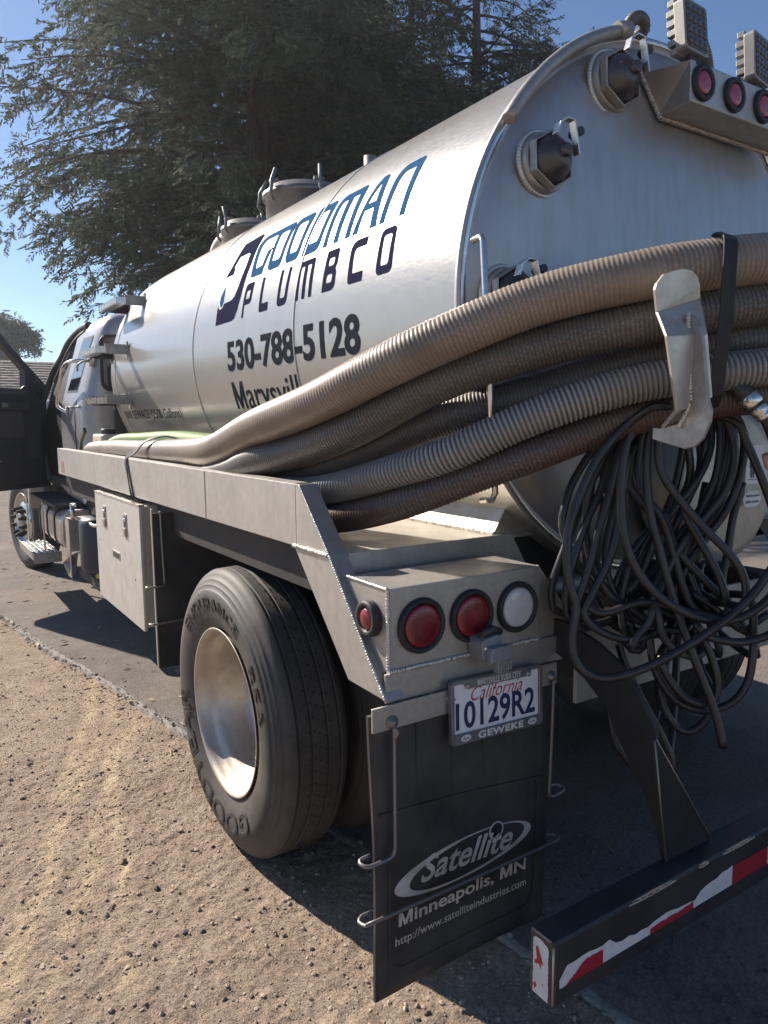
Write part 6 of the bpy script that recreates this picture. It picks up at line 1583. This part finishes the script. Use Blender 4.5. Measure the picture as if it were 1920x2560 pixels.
HA_ = [(1.09, 5.24, 1.330), (1.06, 5.10, 1.362)] + HA[1:]
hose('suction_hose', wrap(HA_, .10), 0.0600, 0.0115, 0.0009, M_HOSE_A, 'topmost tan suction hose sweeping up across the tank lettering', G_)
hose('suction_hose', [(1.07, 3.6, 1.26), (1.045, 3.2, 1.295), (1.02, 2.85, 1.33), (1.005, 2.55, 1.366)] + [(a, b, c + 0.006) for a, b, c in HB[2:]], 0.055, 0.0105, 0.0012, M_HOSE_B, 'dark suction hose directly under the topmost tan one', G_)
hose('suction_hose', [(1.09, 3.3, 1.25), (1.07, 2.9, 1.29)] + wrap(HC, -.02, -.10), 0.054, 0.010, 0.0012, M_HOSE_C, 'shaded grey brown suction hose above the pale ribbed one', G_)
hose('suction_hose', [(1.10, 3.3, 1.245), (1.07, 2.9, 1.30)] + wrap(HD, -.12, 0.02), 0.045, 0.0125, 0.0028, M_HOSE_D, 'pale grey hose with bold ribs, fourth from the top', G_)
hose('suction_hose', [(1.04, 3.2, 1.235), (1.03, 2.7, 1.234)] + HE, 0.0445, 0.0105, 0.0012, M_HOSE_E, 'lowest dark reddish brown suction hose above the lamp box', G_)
hose('green_hose', [(1.20, 5.45, 1.25), (1.17, 5.32, 1.335)] + [(a, b, c + 0.012) for a, b, c in GREEN[1:]] + [(1.12, 2.7, 1.36)], 0.0500, 0.0115, 0.0014, M_HOSE_G, 'translucent green hose lying beside the tank on the bed')

# washdown hose coil hung on the hanger
m = MB()
for L in COIL:
    P, s = resample(spline(L, 0.02), 0.02)
    m.tube(P, 0.0108, 10)
rc_ = random.Random(5)
for q in range(15):
    L = COIL[rc_.choice([4, 5, 6, 7, 8, 9, 9, 12, 22, 23, 24, 26, 27])]
    dx, dz, dy = rc_.uniform(-.035, .03), rc_.uniform(-.03, .03), rc_.uniform(.03, .11)
    ph = rc_.uniform(0, 6)
    P, s = resample(spline([(a + dx + 0.02 * sin(ph + i), b + dy, c + dz * (0.3 if i < 2 else 1)) for i, (a, b, c) in enumerate(L)], 0.02), 0.02)
    m.tube(P, 0.0108, 10)
coil = m.build('washdown_hose', M_HOSEBLK, label='tangled black rubber washdown hose hung from the metal hanger', cat='hose')
P, s = resample(spline(FITTING, 0.01), 0.004)
fi = MB().tube(P[:int(len(P) * .52)], [0.0200 if int(v / 0.020) % 2 == 0 else 0.0212 for v in s[:int(len(P) * .52)]], 16).build('ribbed_sleeve', M_BLACK, coil)
a_ = Vector(FITTING[1]); b_ = Vector(FITTING[2]); dd = (b_ - a_).normalized()
MB().lathe([(0.0, 0.021), (0.004, 0.0255), (0.026, 0.0255), (0.030, 0.021), (0.036, 0.019), (0.040, 0.022), (0.052, 0.022), (0.056, 0.018), (0.06, 0.020), (0.068, 0.020), (0.072, 0.012)], a_ + dd * 0.004, dd, 20).build('hose_coupling', M_BRIGHT, coil)
MB().tube(P[int(len(P) * .52):], 0.0125, 10).build('hose_tail', M_HOSEBLK, coil)
MB().lathe([(0, 0.016), (0.03, 0.018), (0.05, 0.010)], (1.80, 1.02, 1.455), (0.3, -0.2, -1), 12, capa=True, capb=True).build('valve_knob', M_PINK, coil)
# straps
sp_ = spline(STRAP_A, 0.02)
MB().bar(sp_, 0.030, 0.006, [tuple((Vector((q.x, q.y, 0)) - Vector((1.80, 1.25, 0))).normalized() * 0.9 + Vector((0, 0, max(0.0, (q.z - 1.96) * 18)))) for q in sp_]).build('rubber_strap', M_RUBBER, label='black rubber strap hanging over the hoses beside the hanger', cat='strap')
S2 = [(1.125, 3.42, 1.44), (1.08, 3.47, 1.472), (1.03, 3.51, 1.478), (0.975, 3.58, 1.455), (0.945, 3.66, 1.405), (0.9155, 3.72, 1.372), (0.9125, 3.70, 1.30), (0.9125, 3.64, 1.19), (0.925, 3.62, 1.165), (0.97, 3.61, 1.160)]
sp_ = spline(S2, 0.02)
MB().bar(sp_, 0.028, 0.005, [tuple((Vector((q.x, 0, q.z)) - Vector((1.08, 0, 1.34))).normalized()) for q in sp_]).build('rubber_strap', M_RUBBER, label='black strap tied over the bed rail and the tan hose', cat='strap')
# jug and stick on the bed
jug = empty('plastic_jug', (1.17, 5.22, 1.19), 'cream plastic jug with black cap standing behind the hoses', 'jug')
MB().prism(rc(1.10, 5.08, 1.25, 5.37, (0.03, 0.03), 4), 'Z', 1.191, 1.470).build('jug_body', M_JUG, jug, 0.018, 3)
MB().lathe([(0, 0.048), (0.012, 0.050), (0.032, 0.050), (0.036, 0.044), (0.036, 0.001)], (1.165, 5.15, 1.470), (0, 0, 1), 24).build('cap', M_BLACK, jug)
MB().bar([(1.05, 5.64, 1.192), (1.05, 5.47, 1.43), (1.05, 5.335, 1.497)], 0.035, 0.02, (1, 0, 0)).build('wooden_lever', M_PLASTIC, label='dark flat bar leaning up out of the bed by the cab', cat='bar')
for k in range(2):
    c = Vector((1.075, 5.235 - k * 0.04, 1.345)); dx = Vector((-.35, -1, .25)).normalized(); u, v, d = frame(dx)
    MB().tube([c + (u * cos(a) + v * sin(a)) * 0.062 for a in np.linspace(0, 2 * pi, 30)[:-1]], 0.004, 6, closed=True).build('hose_clamp', M_CAST, label=['wire clamp nearest the cab on the tan hose end', 'second wire clamp on the tan hose end'][k], cat='clamp')
# sticker on the front end of the rail
MB().box((XR - 0.0012, 5.42, 1.205), (XR - 0.0004, 5.52, 1.285)).build('faded_decal', plain('faded_pink_decal', (0.26, 0.13, 0.14), 0.6), rail)

# the far rear corner of the bed
def mx_(x): return 2 * XC - x
MB().prism([(1.852, 1.3695), (1.685, 1.193), (1.419, 0.879), (1.595, 0.881), (1.8955, 1.1925), (1.90, 1.3695)], 'X', mx_(XR + 0.001), mx_(XR + 0.056)).build('corner_beam', M_RAIL, TRUCK, 0.002)
MB().prism([(LY, LZ0), (LY, LZ1), (1.632, LZ1), (1.632, 1.11), (1.475, 0.925)], 'X', mx_(LX0), mx_(LX1)).build('tail_lamp_box', M_BOXAL, TRUCK, 0.003)
for x, ln in ((1.037, M_RED), (1.196, M_RED), (1.354, M_CLEAR)):
    round_lamp(mx_(x), LY - 0.0005, 1.044, 0.0700, 0.0535, ln, 'tail_lamp', TRUCK, proud=0.014)
MB().box((mx_(1.62), 1.4335, 0.866), (mx_(0.931), 1.442, 0.938)).build('rear_cross_plate', M_BOXAL, TRUCK, 0.0015)
MB().box((mx_(1.474), FY, 0.10), (mx_(0.886), FY + 0.010, 0.868)).build('mud_flap', M_FLAP, TRUCK)
# ------------------------------------------------------------------ added air volume imitating lens glare over trees and sky
hz = bpy.data.materials.new('glare_veil_air'); hz.use_nodes = True
ht = hz.node_tree; ht.nodes.clear()
ho = ht.nodes.new('ShaderNodeOutputMaterial'); hv = ht.nodes.new('ShaderNodeVolumePrincipled')
hv.inputs['Color'].default_value = (0.86, 0.92, 1.0, 1); hv.inputs['Density'].default_value = VEIL_DENSITY; hv.inputs['Anisotropy'].default_value = 0.65
ht.links.new(hv.outputs[0], ho.inputs['Volume'])
MB().box((-152, -152, -1.2), (152, 152, 20.5)).build('glare_veil', hz, kind='stuff')
